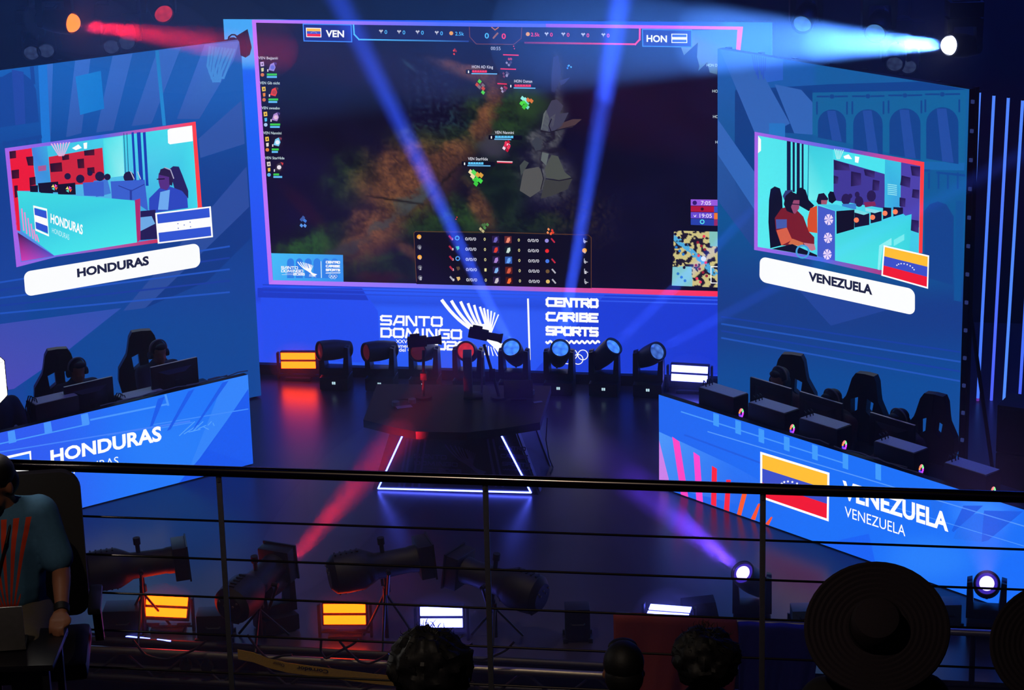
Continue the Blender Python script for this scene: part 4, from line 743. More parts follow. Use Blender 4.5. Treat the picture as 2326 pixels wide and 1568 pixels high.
def strobe(label, foot, rgb, tilt=0.0, rz=0.0, roll=0.0, group=None, lift=0.16, w=.41):
    t = thing('strobe_panel', label, 'stage light', foot, rz, group)
    m = STRIP.setdefault(rgb, glow('strobe_strip_%d' % len(STRIP), rgb, 1.0))
    b = MB(); b.box((0, 0, .02), (.30, .18, .04), bev=.01)
    for q in (-1, 1): b.box((q * (w / 2 + .045), 0, lift * .5 + .07), (.025, .06, lift + .14), bev=.006); b.box((q * .14, 0, .05), (.12, .05, .02))
    b.box((0, 0, .05), (w + .11, .05, .02)); b.build('bracket', STEEL, t)
    R = Matrix.Translation((0, 0, lift + .05)) @ Matrix.Rotation(roll, 4, 'Y') @ Matrix.Rotation(-tilt, 4, 'X')
    h = MB(); h.box((0, .02, 0), (w + .03, .09, .215), R, bev=.008)
    for k in range(6): h.box((0, .075, -.08 + k * .032), (w - .05, .03, .01), R)
    bd = h.build('body', BLACK, t)
    for z in (-.052, .052): q = MB(); q.box((0, -.028, z), (w, .012, .078), R); q.build('led_strip', m, bd, 0)
    return t
def dirto(P, px, py, Y): return (at_y(px, py, Y) - P).normalized()
RS, WS = (14.0, 0.56, 0.01), (1.5, 1.7, 14.0)
BCOL = (0.03, 0.09, 1.0); HB = 'moving heads along the foot of the main LED wall'
rows = (('first', 765, 880, (-.86, -.48, .10), GLASS_RED, None, 'leftmost moving head at the wall foot, dark red lens turned left'), ('b', 868, 882, (-.82, -.54, .08), GLASS_RED, None, 'moving head with dull red lens, second from the left along the wall foot'),
        ('c', 967, 884, (-.35, -.88, .24), GLASS_RED, None, 'moving head behind the left desk camera, dull red lens'), ('d', 1066, 887, (-.12, -.88, .38), REDDIM, None, 'moving head with brighter red lens beside the upright light panel'),
        ('e', 1170, 890, None, BLUE_LENS, (770, 0, 20.5, 1.3), 'blue moving head by the white upright bar of the emblem, beam up to the left'), ('f', 1272, 892, None, BLUE_LENS, (1410, 0, 20.5, 1.3), 'blue moving head below the partner words, beam almost straight up'),
        ('g', 1374, 894, None, BLUE_LENS, (1990, 210, 24.3, 1.0), 'blue moving head right of the rings, beam up to the right'), ('h', 1474, 896, None, DEEP_LENS, (2010, 520, 23.5, .5), 'rightmost moving head at the wall foot, deep blue lens turned right'))
for nm, fx, fy, d, ln, bm_, lab in rows:
    foot = at_z(fx, fy); piv = foot + Vector((0, 0, .455)); beam = None
    if bm_: d = dirto(piv, bm_[0], bm_[1], bm_[2]); beam = (BCOL, 900000 * bm_[3], 1.3)
    moving_head(lab, foot, d, ln, beam, rz=math.atan2(MT.y, MT.x), group=HB)
strobe('yellow-glowing red strobe panel at the left foot of the main LED wall', at_z(681, 861), RS, 0.12, math.atan2(MT.y, MT.x), -.03, lift=.18)
strobe('blue-white strobe panel at the right foot of the main LED wall', at_z(1567, 890), WS, 0.12, math.atan2(MT.y, MT.x), .03, lift=.17)
# front row
strobe('red and yellow strobe panel tipped back, between two profile spotlights front left', at_z(383, 1432), RS, .62, -.06, .05, lift=.17, w=.37)
strobe('red and yellow strobe panel below the middle profile spotlight', at_z(786, 1446), RS, .16, -.06, 0, lift=.17, w=.37)
strobe('blue-white strobe panel behind the bushy-haired head', at_z(1005, 1453), WS, .16, -.06, 0, lift=.17, w=.37)
strobe('blue-white strobe panel seen edge-on above the orange cloth', at_z(1520, 1432), WS, 1.36, -.30, -.02, lift=.10, w=.37)
FB = 'moving heads on the front edge of the stage'
P = at_z(1708, 1428); moving_head('moving head with violet-white lens near the right post of the railing', P, dirto(P + Vector((0, 0, .455)), 1480, 1130, 19.0), RIM_LENS, ((.13, .04, 1.0), 9000, 8), rz=-.1, group=FB, display=False, core=WHITE_LENS)
P = at_z(2238, 1440); moving_head('moving head with glaring white lens in front of the Venezuela desk', P, dirto(P + Vector((0, 0, .455)), 2228, 1000, 12.5), RIM_LENS, ((.5, .25, 1.0), 3000, 5), rz=-.2, group=FB, display=False, core=WHITE_LENS)
P = at_z(628, 1428); moving_head('moving head hidden behind a profile spotlight throwing a red beam over the commentary desk', P, (at_z(925, 968, .8) - P - Vector((0, 0, .455))).normalized(), RED_HOT, ((1.0, .015, .035), 6000, 9, 1.0), rz=.5, group=FB, display=False, s=1)
# truss lamps high above the stage
HG = 'moving heads hanging high above the stage'
def hung(px, py, y, d, lens, label, beam=None, display=False, dome=None):
    p = at_y(px, py, y); d = Vector(d).normalized()
    t = moving_head(label, p + Vector((0, 0, .455)) - d * .19, d, lens, beam, hang=True, group=HG, display=display, dome=dome)
    b = MB(); b.cyl((0, 0, 0), (0, 0, -(7.24 - t.location.z)), .024, seg=10); b.build('drop_pipe', STEEL, t); return t
q = at_y(162, 52, 24.0); hung(162, 52, 24.0, (at_y(620, 118, 22.9) - q), RED_HOT, 'hanging moving head at the upper left, blazing yellow-red, beam to the right', ((1.0, .008, .018), 3400, 9), dome=RED_HOT)
hung(372, 32, 25.0, (.35, -.9, -.25), REDDIM, 'hanging moving head with dim red lens right of the blazing red one')
q = at_y(2158, 103, 23.5); hung(2158, 103, 23.5, (at_y(1300, 82, 20.6) - q), WHITE_HOT, 'hanging moving head at the upper right, blazing white, beam to the left', ((.07, .25, 1.0), 52000, 12), dome=WHITE_HOT)
hung(1988, 74, 24.5, (-.3, -.9, -.3), PALE, 'hanging moving head with pale lens just left of the blazing white one'); hung(1822, 55, 25.5, (-.3, -.9, -.3), PALE, 'hanging moving head with pale lens above the right wing')
for px, py, lab in ((72, 121, 'leftmost unlit hanging moving head above the left wing'), (105, 116, 'second unlit hanging moving head above the left wing'), (253, 107, 'third unlit hanging moving head above the left wing'), (288, 98, 'fourth unlit hanging moving head above the left wing')):
    hung(px, py, 29.5, (.1, -.95, -.3), FAINT, lab)
hung(2032, 146, 28.0, (-.2, -.95, -.3), FAINT, 'unlit hanging moving head above the middle of the right wing top'); hung(2063, 152, 28.6, (-.2, -.95, -.3), FAINT, 'unlit hanging moving head above the right end of the right wing top')
tr = thing('lighting_truss', 'black lighting truss above the stage carrying the hanging moving heads', 'truss', (0, 25, 7.0)); tb = MB()
for yy in (23.5, 24, 24.5, 25, 25.5, 28, 28.6, 29.5):
    for z0 in (.24, .54): tb.cyl((-7, yy - 25, z0), (7, yy - 25, z0), .028, seg=8)
for xx in (-7, -3, 0, 3, 7):
    for z0 in (.24, .54): tb.cyl((xx, -1.5, z0), (xx, 4.5, z0), .028, seg=8)
    tb.cyl((xx, 0, .5), (xx, 0, 5.85), .02, seg=8)
tb.build('chords', STEEL, tr)
# flood light clamped on the left wing
P = at_plane(543, 96, LO, LN) - LN * .02; fl = thing('flood_light', 'small black flood light clamped on the top corner of the left wing', 'stage light', P)
fp = [at_y(x, y, P.y - .10) - P for x, y in ((535, 83), (553, 72), (562.5, 114), (558, 131), (546.5, 126), (543.5, 95))]
b = MB(); b.hull8(fp, [p + Vector((.03, .16, .0)) for p in fp]); b.build('housing', BLACK, fl, 0)
b = MB(); b.tube([at_y(x, y, P.y - .04) - P for x, y in ((540, 84), (533, 79), (526, 79), (520, 84), (518, 93), (519, 99))], .009); b.build('bracket', STEEL, fl)
# pixel tubes right of the right wing
TUBE_M = led_material('pixel_tube_glow', True)
def pixel_tube(top, bot, y0, cols, label):
    a, b = at_y(*top, y0), at_y(*bot, y0); t = thing('led_tube', label, 'LED tube', b, 0, 'upright LED tubes beside the right wing'); d = a - b
    for i, (k0, k1, ca, cb) in enumerate(cols):
        m = MB(); m.cyl(d * k0, d * k1, .0165, seg=10); o = m.build('tube', TUBE_M, t, 0.8); me = o.data; at = me.color_attributes.new('pixels', 'FLOAT_COLOR', 'CORNER'); L = d.length
        for lp in me.loops: at.data[lp.index].color = lin(lerp(ca, cb, (me.vertices[lp.vertex_index].co.length / L - k0) / (k1 - k0))) + (1,)
    m = MB(); m.cyl(d * 1.0, d * 1.006, .018, seg=10); m.cyl(d * -.006, d * 0, .018, seg=10); m.build('end_caps', BLACK, t)
TB, TB2, TV = (80, 134, 255), (70, 112, 255), (92, 70, 252)
for i, (tp, bt, cs, lab) in enumerate((((2225, 210), (2184, 1024), [(0, .24, TV, (78, 84, 252)), (.24, 1, TB2, TB)], 'blue LED tube nearest to the right wing'), ((2257.7, 217), (2216, 1003), [(0, .13, (90, 60, 180), (100, 44, 150)), (.13, 1, (70, 120, 255), TB)], 'second LED tube from the right wing, dull violet at its foot'),
        ((2290.5, 222), (2249, 959), [(0, 1, (76, 92, 255), TB)], 'third LED tube from the right wing, ending above its neighbours'), ((2323, 228), (2277, 961), [(0, .073, (80, 50, 150), (70, 50, 160)), (.073, 1, (80, 140, 255), TB)], 'fourth LED tube from the right wing, with a short violet foot'), ((2357, 234), (2309, 1020), [(0, .3, (78, 84, 250), TB2), (.3, 1, TB2, TB)], 'outermost LED tube, running out of the picture at the right'))):
    pixel_tube(tp, bt, 26.2, cs, lab)
# ================================================================ people
def remesh(o, vox=.016, it=4):
    m = o.modifiers.new('one_surface', 'REMESH'); m.mode = 'VOXEL'; m.voxel_size = vox; m.use_smooth_shade = True
    k = o.modifiers.new('relax', 'SMOOTH'); k.iterations = it; k.factor = .5
    dg = bpy.context.evaluated_depsgraph_get(); dg.update(); me = bpy.data.meshes.new_from_object(o.evaluated_get(dg)); old = o.data; o.modifiers.clear()
    mt = list(old.materials); o.data = me; me.materials.clear()
    for q in mt: me.materials.append(q)
    for p in me.polygons: p.use_smooth = True
    bpy.data.meshes.remove(old); return o
def limb(b, pts, rs):
    for i in range(len(pts) - 1):
        b.cyl(pts[i], pts[i + 1], rs[i], rs[i + 1], seg=12); b.ball(pts[i + 1], rs[i + 1], seg=12)
    b.ball(pts[0], rs[0], seg=12)
def hand(b, w, d, side, n=(0, 0, 1), curl=.5):
    """palm, four unequal bent fingers and a thumb, from wrist w along d"""
    d = Vector(d).normalized(); n = Vector(n); n = (n - d * n.dot(d)).normalized(); s = d.cross(n) * side; w = Vector(w)
    for k in range(4): b.cyl(w + s * (.012 - .011 * k) * 1.2, w + d * .075 + s * (.030 - .020 * k), .014, .012, seg=8)
    for k, L in enumerate((.068, .078, .072, .056)):
        p = w + d * .078 + s * (.030 - .020 * k); a = d * math.cos(curl * .5) - n * math.sin(curl * .5); c = d * math.cos(curl * 1.4) - n * math.sin(curl * 1.4)
        limb(b, [p, p + a * L * .5, p + a * L * .5 + c * L * .5], [.0095, .0088, .0075])
    p = w + d * .02 + s * .026; limb(b, [p, p + d * .035 + s * .024, p + d * .065 + s * .026 - n * .01], [.012, .0105, .0088])
def head_shape(b, c, M=None):
    """skull, jaw, nose, brow, lips and ears around the head centre c; the face looks along -Y"""
    c = Vector(c); q = lambda x, y, z: c + Vector((x, y, z))
    b.ball(q(0, .012, .03), (.076, .096, .092), seg=20); b.ball(q(0, -.028, -.05), (.056, .062, .066), seg=16); b.cyl(q(0, .02, -.02), q(0, .03, -.15), .056, .056, seg=14)
    b.ball(q(0, -.088, -.096), (.026, .018, .02), seg=10); b.hull8([q(-.018, -.085, -.035), q(.018, -.085, -.035), q(.006, -.085, .025), q(-.006, -.085, .025)], [q(-.011, -.118, -.033), q(.011, -.118, -.033), q(.004, -.094, .02), q(-.004, -.094, .02)])
    for s in (-1, 1): b.ball(q(s * .03, -.078, .034), (.026, .016, .010), seg=10); b.ball(q(s * .079, .015, -.012), (.012, .022, .033), seg=10); b.ball(q(s * .036, -.066, -.03), (.022, .02, .02), seg=10); b.ball(q(s * .031, -.073, .012), (.015, .014, .011), seg=10)
    b.ball(q(0, -.090, -.060), (.024, .012, .009), seg=10); b.ball(q(0, -.089, -.074), (.021, .012, .009), seg=10)
    if M is not None:
        for v in b.bm.verts: v.co = M @ v.co
def eyes(o, c, parent, M=None):
    e = MB()
    for s in (-1, 1): e.ball(Vector(c) + Vector((s * .031, -.077, .010)), (.0125, .0105, .008), seg=10)
    if M is not None:
        for v in e.bm.verts: v.co = M @ v.co
    return e.build('eyes', mat('eye_dark', (40, 34, 34), .2), parent)
SKIN = mat('brown_skin', (150, 98, 72), .5, nscale=30, var=.08); HAIR = mat('black_hair', (12, 10, 11), .6, nscale=80, bump=.6)
def seated_person(label, loc, rz, jacket, hair=True, turn=0.0, lean=.12, group=None, headset=True):
    t = thing('person', label, 'person', loc, rz, group)
    LM = Matrix.Translation((0, 0, .5)) @ Matrix.Rotation(lean, 4, 'X') @ Matrix.Translation((0, 0, -.5)); V = lambda x, y, z: LM @ Vector((x, y, z))
    hc = V(0, -.03, 1.19); HM = Matrix.Translation(hc) @ Matrix.Rotation(turn, 4, 'Z') @ Matrix.Rotation(lean * .8, 4, 'X')
    b = MB(); head_shape(b, (0, 0, 0), HM)
    limb(b, [V(0, 0, .52), V(0, -.01, .7), V(0, .0, .92), V(0, .0, 1.06), V(0, -.01, 1.12)], [.135, .125, .14, .062, .056])
    for s in (-1, 1):
        w = Vector((s * .13, -.48, .775)); el = Vector((s * .25, -.2, .74)); sh = V(s * .17, .0, .985)
        limb(b, [V(0, 0, .95), sh, el, w], [.11, .068, .045, .03]); hand(b, w, (-s * .12, -1, -.05), s)
        limb(b, [(s * .09, 0, .52), (s * .13, -.44, .53), (s * .13, -.46, .09)], [.095, .065, .042]); limb(b, [(s * .13, -.44, .06), (s * .14, -.62, .04)], [.045, .035])
    o = b.build('body', SKIN, t); remesh(o, .015)
    j = MB(); limb(j, [V(0, 0, .5), V(0, -.01, .7), V(0, 0, .92), V(0, .005, 1.05)], [.165, .16, .175, .085])
    for s in (-1, 1):
        limb(j, [V(0, 0, .94), V(s * .175, .0, .985), (s * .255, -.2, .74), (s * .145, -.43, .77)], [.14, .092, .068, .048])
    remesh(j.build('jacket', jacket, t), .02, 3)
    p = MB()
    for s in (-1, 1): limb(p, [(s * .09, 0, .53), (s * .13, -.44, .54), (s * .13, -.46, .12)], [.115, .085, .06])
    remesh(p.build('trousers', mat('dark_trousers', (22, 22, 30), .8), t), .022, 3)
    if hair:
        h = MB(); h.ball((0, .022, .045), (.086, .102, .092), seg=20); h.ball((0, .05, -.01), (.082, .08, .08), seg=16); h.ball((0, -.055, .085), (.062, .045, .035), seg=12)
        for v in h.bm.verts:
            if v.co.y < -.03 and v.co.z < .055: v.co.y = -.03
            v.co = HM @ v.co
        h.build('hair', HAIR, t)
    if headset:
        h = MB(); pts = [(-.094, .012, -.02)] + [(-.1 * math.cos(a * PI / 12), .012, .045 + .1 * math.sin(a * PI / 12)) for a in range(13)] + [(.094, .012, -.02)]
        h.tube([HM @ Vector(q) for q in pts], .009); hs = h.build('headset', mat('grey_headband', (120, 122, 130), .4), t)
        for s in (-1, 1): c = MB(); c.cyl((s * .078, .012, -.012), (s * .112, .012, -.012), .04, seg=16, M=HM); c.build('ear_cup', BLACK, hs)
    return t

# ================================================================ gaming desks
FAB = mat('black_chair_leather', (20, 20, 24), .45, nscale=50, bump=.05); ALU = mat('dark_plastic', (26, 26, 30), .4)
def chair_proto():
    t = thing('gaming_chair', '', 'chair')
    b = MB(); out = [(0, 1.36), (.10, 1.355), (.135, 1.30), (.175, 1.12), (.27, .99), (.285, .86), (.235, .62), (.22, .50), (0, .48)]
    hole = [(.065, 1.10), (.115, 1.075), (.105, .99), (.06, 1.02)]
    for s in (-1, 1):
        poly = [(0, 1.06)] + [hole[0]] + hole[1:] + [hole[0]] + [(0, 1.06)] + out
        # two slabs around the slot: outer wing and inner spine
        for pl in ([(0, 1.36), (.10, 1.355), (.135, 1.30), (.165, 1.17), (.128, 1.095), (.05, 1.125), (0, 1.125)], [(0, 1.125), (.05, 1.125), (.048, 1.0), (.115, .955), (0, .88)], [(.128, 1.095), (.165, 1.17), (.18, 1.12), (.275, .99), (.29, .86), (.24, .62), (.22, .5), (0, .48), (0, .88), (.115, .955)]):
            M = Matrix(((s, 0, 0, 0), (0, 0, -1, .06), (0, 1, 0, 0), (0, 0, 0, 1))); b.prism(pl, .09, M)
    bmesh.ops.remove_doubles(b.bm, verts=b.bm.verts, dist=1e-4)
    for v in b.bm.verts: v.co.y += (v.co.z - .48) * .16 - abs(v.co.x) ** 2 * .4 + .02
    b.build('backrest', FAB, t, .5)
    b = MB(); b.box((0, -.2, .46), (.5, .5, .11), bev=.035); b.box((-.24, -.2, .5), (.07, .46, .1), bev=.03); b.box((.24, -.2, .5), (.07, .46, .1), bev=.03); b.build('seat', FAB, t)
    for s in (-1, 1): b = MB(); b.box((s * .33, -.15, .68), (.09, .28, .035), bev=.012); b.box((s * .33, -.1, .55), (.035, .06, .25)); b.box((s * .29, -.1, .43), (.1, .06, .03)); b.build('armrest', ALU, t)
    b = MB(); b.cyl((0, -.15, .1), (0, -.15, .41), .03)
    for i in range(5): a = i * 2 * PI / 5; b.cyl((0, -.15, .11), (.3 * math.cos(a), -.15 + .3 * math.sin(a), .07), .028, .02, seg=8); b.ball((.3 * math.cos(a), -.15 + .3 * math.sin(a), .035), .035, seg=10)
    b.build('star_base', ALU, t); return t
def local(o, t, u, v, z=0.0): return o + t * u + Vector((-t.y, t.x, 0)) * v + Vector((0, 0, z))
def ang(t): return math.atan2(t.y, t.x)
def desk(o, t, u0, u1, label):
    L = u1 - u0; r = thing('gaming_table', label, 'table', local(o, t, (u0 + u1) / 2, .52), ang(t)); TOPM = mat('black_laminate', (20, 20, 24), .35)
    b = MB(); b.box((0, 0, .725), (L, .8, .03), bev=.004); b.build('tabletop', TOPM, r)
    for x in (-L / 2 + .08, 0, L / 2 - .08): b = MB(); b.box((x, 0, .355), (.05, .7, .71)); b.build('leg', ALU, r, 0)
    return r
desk(DLO, DLT, -3.25, -.03, 'long black table behind the HONDURAS desk front'); desk(DRO, DRT, .03, 4.75, 'long black table behind the VENEZUELA desk front')
LIDM = mat('grey_mesh_panel', (236, 246, 240), .55, nscale=120, var=.3)
FAN_M = led_material('fan_light', False)
def pc_proto():
    t = thing('computer_tower', '', 'computer')
    b = MB(); b.box((0, 0, .21), (.48, .21, .42), bev=.006); b.build('case', ALU, t)
    b = MB(); b.box((0, 0, .423), (.46, .195, .008)); b.build('top_panel', LIDM, t, 0)
    b = MB()
    for y in (-.05, .0, .04): b.tube([(-.19, y, .426), (-.2, y, .47), (-.23, y + .01, .48), (-.27, y + .02, .36), (-.26, y, .2)], .006, seg=6)
    b.build('cables', BLACK, t)
    b = MB(); n = 12
    for k in range(n):
        a0, a1 = 2 * PI * k / n, 2 * PI * (k + .8) / n; b.hull8([(.2405, .035 * math.cos(a), .24 + .05 * math.sin(a)) for a in (a0, a1)] + [(.2405, .014 * math.cos(a), .24 + .022 * math.sin(a)) for a in (a1, a0)], [(.244, .035 * math.cos(a), .24 + .05 * math.sin(a)) for a in (a0, a1)] + [(.244, .014 * math.cos(a), .24 + .022 * math.sin(a)) for a in (a1, a0)])
    f = b.build('front_fan', FAN_M, t, 0); at = f.data.color_attributes.new('pixels', 'FLOAT_COLOR', 'CORNER')
    for lp in f.data.loops:
        c = f.data.vertices[lp.vertex_index].co; a = math.atan2(c.z - .24, c.y) / PI; q = lerp((255, 70, 230), (255, 150, 40), a) if a > 0 else lerp((230, 60, 255), (60, 60, 255), -a)
        if 0.1 < a < .4: q = (90, 230, 120)
        at.data[lp.index].color = tuple(v * 1.6 for v in lin(q)) + (1,)
    return t
def monitor_proto():
    t = thing('monitor', '', 'monitor')
    b = MB(); b.box((0, .0, .34), (.545, .03, .325), bev=.006); b.hull8([(-.2, -.015, .22), (.2, -.015, .22), (.2, -.015, .44), (-.2, -.015, .44)], [(-.1, -.05, .27), (.1, -.05, .27), (.1, -.05, .40), (-.1, -.05, .40)]); b.build('panel', ALU, t)
    b = MB(); b.box((0, .0, .504), (.54, .022, .004)); b.build('top_edge', mat('pale_edge', (170, 170, 180), .3), t, 0)
    b = MB(); b.box((0, -.05, .17), (.05, .025, .32)); b.box((0, -.02, .008), (.24, .18, .016), bev=.004); b.build('stand', ALU, t); return t
def place(proto, used, loc, rz, label, group):
    o = proto if not used else copy_tree(proto); used.append(1); o.location = loc; o.rotation_euler = (0, 0, rz); o['label'] = label; o['group'] = group; return o
PC, PCU = pc_proto(), []; MN_, MNU = monitor_proto(), []; CH, CHU = chair_proto(), []
TZ = .741
def uvn(o, t, px, py, z): P = at_z(px, py, z); d = P - o; return d.dot(t), d.dot(Vector((-t.y, t.x, 0)))
for s, px, py, lab in (('L', 126, 907, 'computer tower with pale top at the left end of the Honduras desk'), ('L', 317, 892, 'computer tower half hidden between the two Honduras monitors'), ('R', 1588, 904, 'computer tower with violet fan at the far end of the Venezuela desk'), ('R', 1737, 928, 'computer tower in front of the first Venezuela chair'), ('R', 1857, 963, 'computer tower in front of the middle Venezuela chair'), ('R', 2043, 1011, 'computer tower in front of the last Venezuela chair'), ('R', 2200, 1062, 'computer tower at the near dark end of the Venezuela desk')):
    o, t = (DLO, DLT) if s == 'L' else (DRO, DRT); u, v = uvn(o, t, px, py, TZ + .426 * (.62 if px == 317 else 1)); place(PC, PCU, local(o, t, u, max(.20, v), TZ), ang(t), lab, 'computer towers on the ' + ('Honduras' if s == 'L' else 'Venezuela') + ' desk').scale.z = .62 if px == 317 else 1
for s, px, py, lab in (('L', 207, 871, 'monitor on the Honduras desk in front of the left chair'), ('L', 405, 828, 'monitor on the Honduras desk in front of the right chair'), ('R', 1695, 888, 'monitor beside the first Venezuela computer tower'), ('R', 1825, 917, 'monitor in front of the middle Venezuela player'), ('R', 1979, 969, 'monitor in front of the last Venezuela player')):
    o, t = (DLO, DLT) if s == 'L' else (DRO, DRT); u, v = uvn(o, t, px, py, TZ + .505); place(MN_, MNU, local(o, t, u, max(.20, v) if s == 'L' else max(.52, v), TZ), ang(t), lab, 'monitors on the ' + ('Honduras' if s == 'L' else 'Venezuela') + ' desk')
for s, px, py, tw, lab in (('L', 143, 806, -.34, 'gaming chair left of the two clear ones behind the Honduras desk'), ('L', 326, 760, -.34, 'gaming chair right of the two clear ones behind the Honduras desk'), ('L', 10, 862, .2, 'gaming chair beside the white softbox behind the Honduras desk'), ('R', 1775, 819, .45, 'first gaming chair behind the Venezuela desk, nearest the main screen'), ('R', 1968, 852, .2, 'middle gaming chair behind the Venezuela desk'), ('R', 2108, 904, .2, 'last gaming chair behind the Venezuela desk, nearest the tubes')):
    o, t = (DLO, DLT) if s == 'L' else (DRO, DRT); u, v = uvn(o, t, px, py, 1.36); place(CH, CHU, local(o, t, u, max(.95, v - .12)), ang(t) + tw, lab, 'gaming chairs behind the ' + ('Honduras' if s == 'L' else 'Venezuela') + ' desk')
JK1 = mat('navy_jacket', (34, 38, 66), .8); JK2 = mat('dark_red_jersey', (74, 28, 30), .8, nscale=14, var=.6)
for s, px, py, tw, jk, lab in (('L', 166, 813, -.1, JK1, 'player in dark jacket and headset in the left Honduras gaming chair'), ('L', 352, 773, -.1, JK1, 'player in dark jacket and headset in the right Honduras gaming chair'), ('L', 36, 884, .1, JK1, 'player beside the white softbox in dark jacket'), ('R', 1776, 836, .0, JK2, 'player in dark red jersey in the first Venezuela gaming chair'), ('R', 1916, 877, -.35, JK2, 'player in dark red jersey leaning forward from the middle Venezuela chair'), ('R', 2056, 926, -.35, JK2, 'player in dark red jersey leaning forward from the last Venezuela chair')):
    o, t = (DLO, DLT) if s == 'L' else (DRO, DRT); u, v = uvn(o, t, px, py, 1.31); seated_person(lab, local(o, t, u, max(.84, v - (.07 if tw > -.2 else 0))), ang(t) + tw * .4, jk, turn=-tw * .3, lean=.08 if tw > -.2 else .24)
# litter of cables along the desk fronts
def clutter(o, t, us, label, seed):
    random.seed(seed); b = MB()
    for u in us:
        p = [local(o, t, u + .12 * i, .03 + .025 * random.random(), 1.0 + .012 + .02 * random.random()) - local(o, t, us[0], 0) for i in range(5)]; b.tube(p, .006, seg=6)
    r = b.build('cable_bundle', mat('pale_cable', (150, 150, 150), .5), None); r.location = local(o, t, us[0], 0); tag(r, label, 'cable')
clutter(DLO, DLT, [-1.7, -1.5, -1.3, -1.05, -.7, -.45], 'pale cables lying along the top of the HONDURAS desk front', 3); clutter(DRO, DRT, [1.75, 2.3, 2.5, 2.7, 2.9], 'pale cables lying along the top of the VENEZUELA desk front', 4)

# ================================================================ commentary desk
cd_o = Vector((-.62, 23.74, 0)); cd_t = (at_z(1207, 1119, .03) - at_z(862, 1108, .03)); cd_t.z = 0; cd_t.normalize(); cd_n = Vector((-cd_t.y, cd_t.x, 0))
ct = thing('commentary_desk', 'black commentary desk on a tapered pedestal edged with blue-white neon', 'desk', cd_o, ang(cd_t)); ci = ct.matrix_basis.inverted()
DKB = mat('satin_black_panel', (22, 20, 26), .35); L3 = lambda P: ci @ P
b = MB(); b.hull8([(-.86, 0, 0), (.86, 0, 0), (.86, .9, 0), (-.86, .9, 0)], [(-.62, 0, .72), (.62, 0, .72), (.62, .9, .72), (-.62, .9, .72)]); b.build('pedestal', DKB, ct, 0)
lo = [L3(at_z(*p, .72)) for p in ((826, 971), (890, 987), (945, 998), (1060, 1000), (1140, 991), (1227, 977))] + [L3(at_z(1252, 893, .72)), L3(at_z(857, 889, .72))]
b = MB(); b.hull8(lo, [p + Vector((0, 0, .08)) for p in lo]); b.build('tabletop', DKB, ct, 0)
NEON = glow('blue_white_neon', (1.2, 1.7, 15.0), 1.0); pl = lambda px, py: at_plane(px, py, cd_o - cd_n * .012, -cd_n)
na, nb, nc, nd = pl(914, 990), pl(859, 1110), pl(1206, 1119.5), pl(1139, 990)
for a, c in ((na, nb), (nb, nc), (nc, nd)): b = MB(); b.cyl(L3(a), L3(c), .0085, seg=10); b.ball(L3(a), .0085, seg=8); b.build('neon_tube', NEON, ct)
EDG = mat('pale_edge_trim', (120, 120, 150), .35)
for y, w_ in ((.10, .05), (.86, .05)): b = MB(); b.hull8([(.866, y - w_, .01), (.866, y + w_, .01), (.872, y + w_, .01), (.872, y - w_, .01)], [(.626, y - w_, .71), (.626, y + w_, .71), (.632, y + w_, .71), (.632, y - w_, .71)]); b.build('edge_trim', EDG, ct, 0)
A = Art(cd_o - cd_n * .004, -cd_n, cd_t)
emblem(A, lambda x, y: (940 + (x - 863) * .52 * (1 + (y - 720) * .0006), 1028 + (y - 716) * .56 + (x - 863) * .012), .42, WHITE, 1, False)
for x0, x1 in ((926, 921), (935, 932), (953, 951), (966, 966), (1108, 1118), (1120, 1134)): A.line([(x0, 1000), (x1 - (x0 < 1000) * 14 + (x0 > 1000) * 8, 1104)], 5, WHITE, 1)
A.build('printed_emblem', ct, mat('faint_print', (84, 74, 120), .5))
# things on the commentary desk
def px_desk(px, py, z=.80): return at_z(px, py, z)
def camera_rig(label, foot, aimd, top, body_px, lensdir):
    t = thing('video_camera', label, 'camera', foot); h = top - foot; ld = Vector(lensdir).normalized()
    b = MB(); b.cyl((0, 0, .012), h * .96, .016, seg=10); b.cyl((0, 0, 0), (0, 0, .025), .09, seg=20); b.box(h * .45, (.07, .07, .08), bev=.01); b.build('stand', STEEL, t)
    M = Matrix.Translation(h + Vector((0, 0, .03))) @ Vector((1, 0, 0)).rotation_difference(ld).to_matrix().to_4x4()
    b = MB(); b.box((-.06, 0, .05), (.2, .09, .1), M, bev=.012); b.box((-.08, 0, .115), (.1, .05, .03), M, bev=.006); c = b.build('camera_body', BLACK, t)
    b = MB(); b.cyl((.04, 0, .05), (.15, 0, .05), .038, .042, seg=18, M=M); b.cyl((.15, 0, .05), (.19, 0, .05), .042, .055, seg=18, M=M); b.build('lens_hood', BLACK, c); return t
P = px_desk(1134, 905); camera_rig('video camera on a slim pole standing behind the commentary desk, lens to the right', P, None, at_plane(1098, 778, P, Vector((0, -1, 0))), None, (.96, -.1, -.2))
P = px_desk(962, 905); camera_rig('video camera over the left half of the commentary desk, lens to the right', P, None, at_plane(962, 792, P, Vector((0, -1, 0))), None, (1, 0, .05))
P = px_desk(1075, 900); t = thing('light_panel', 'narrow upright light panel seen from the side above the commentary desk', 'lamp', P); h = at_plane(1074, 800, P, Vector((0, -1, 0))) - P
b = MB(); b.box((-.05, 0, h.z * .5 + .02), (.09, .28, h.z * .86), bev=.008); b.build('panel', mat('grey_panel', (84, 84, 96), .45), t)
b = MB(); b.box((.085, -.02, h.z * .5 + .03), (.02, .2, h.z * .8), Matrix.Rotation(.06, 4, 'Y'), bev=.004); b.build('barn_door', mat('pale_panel', (120, 116, 150), .4), t)
b = MB(); b.box((0, 0, .01), (.2, .2, .02), bev=.004); b.build('foot', STEEL, t)
P = px_desk(1178, 912); t = thing('desk_monitor', 'dark screen tilted back at the right end of the commentary desk', 'monitor', P)
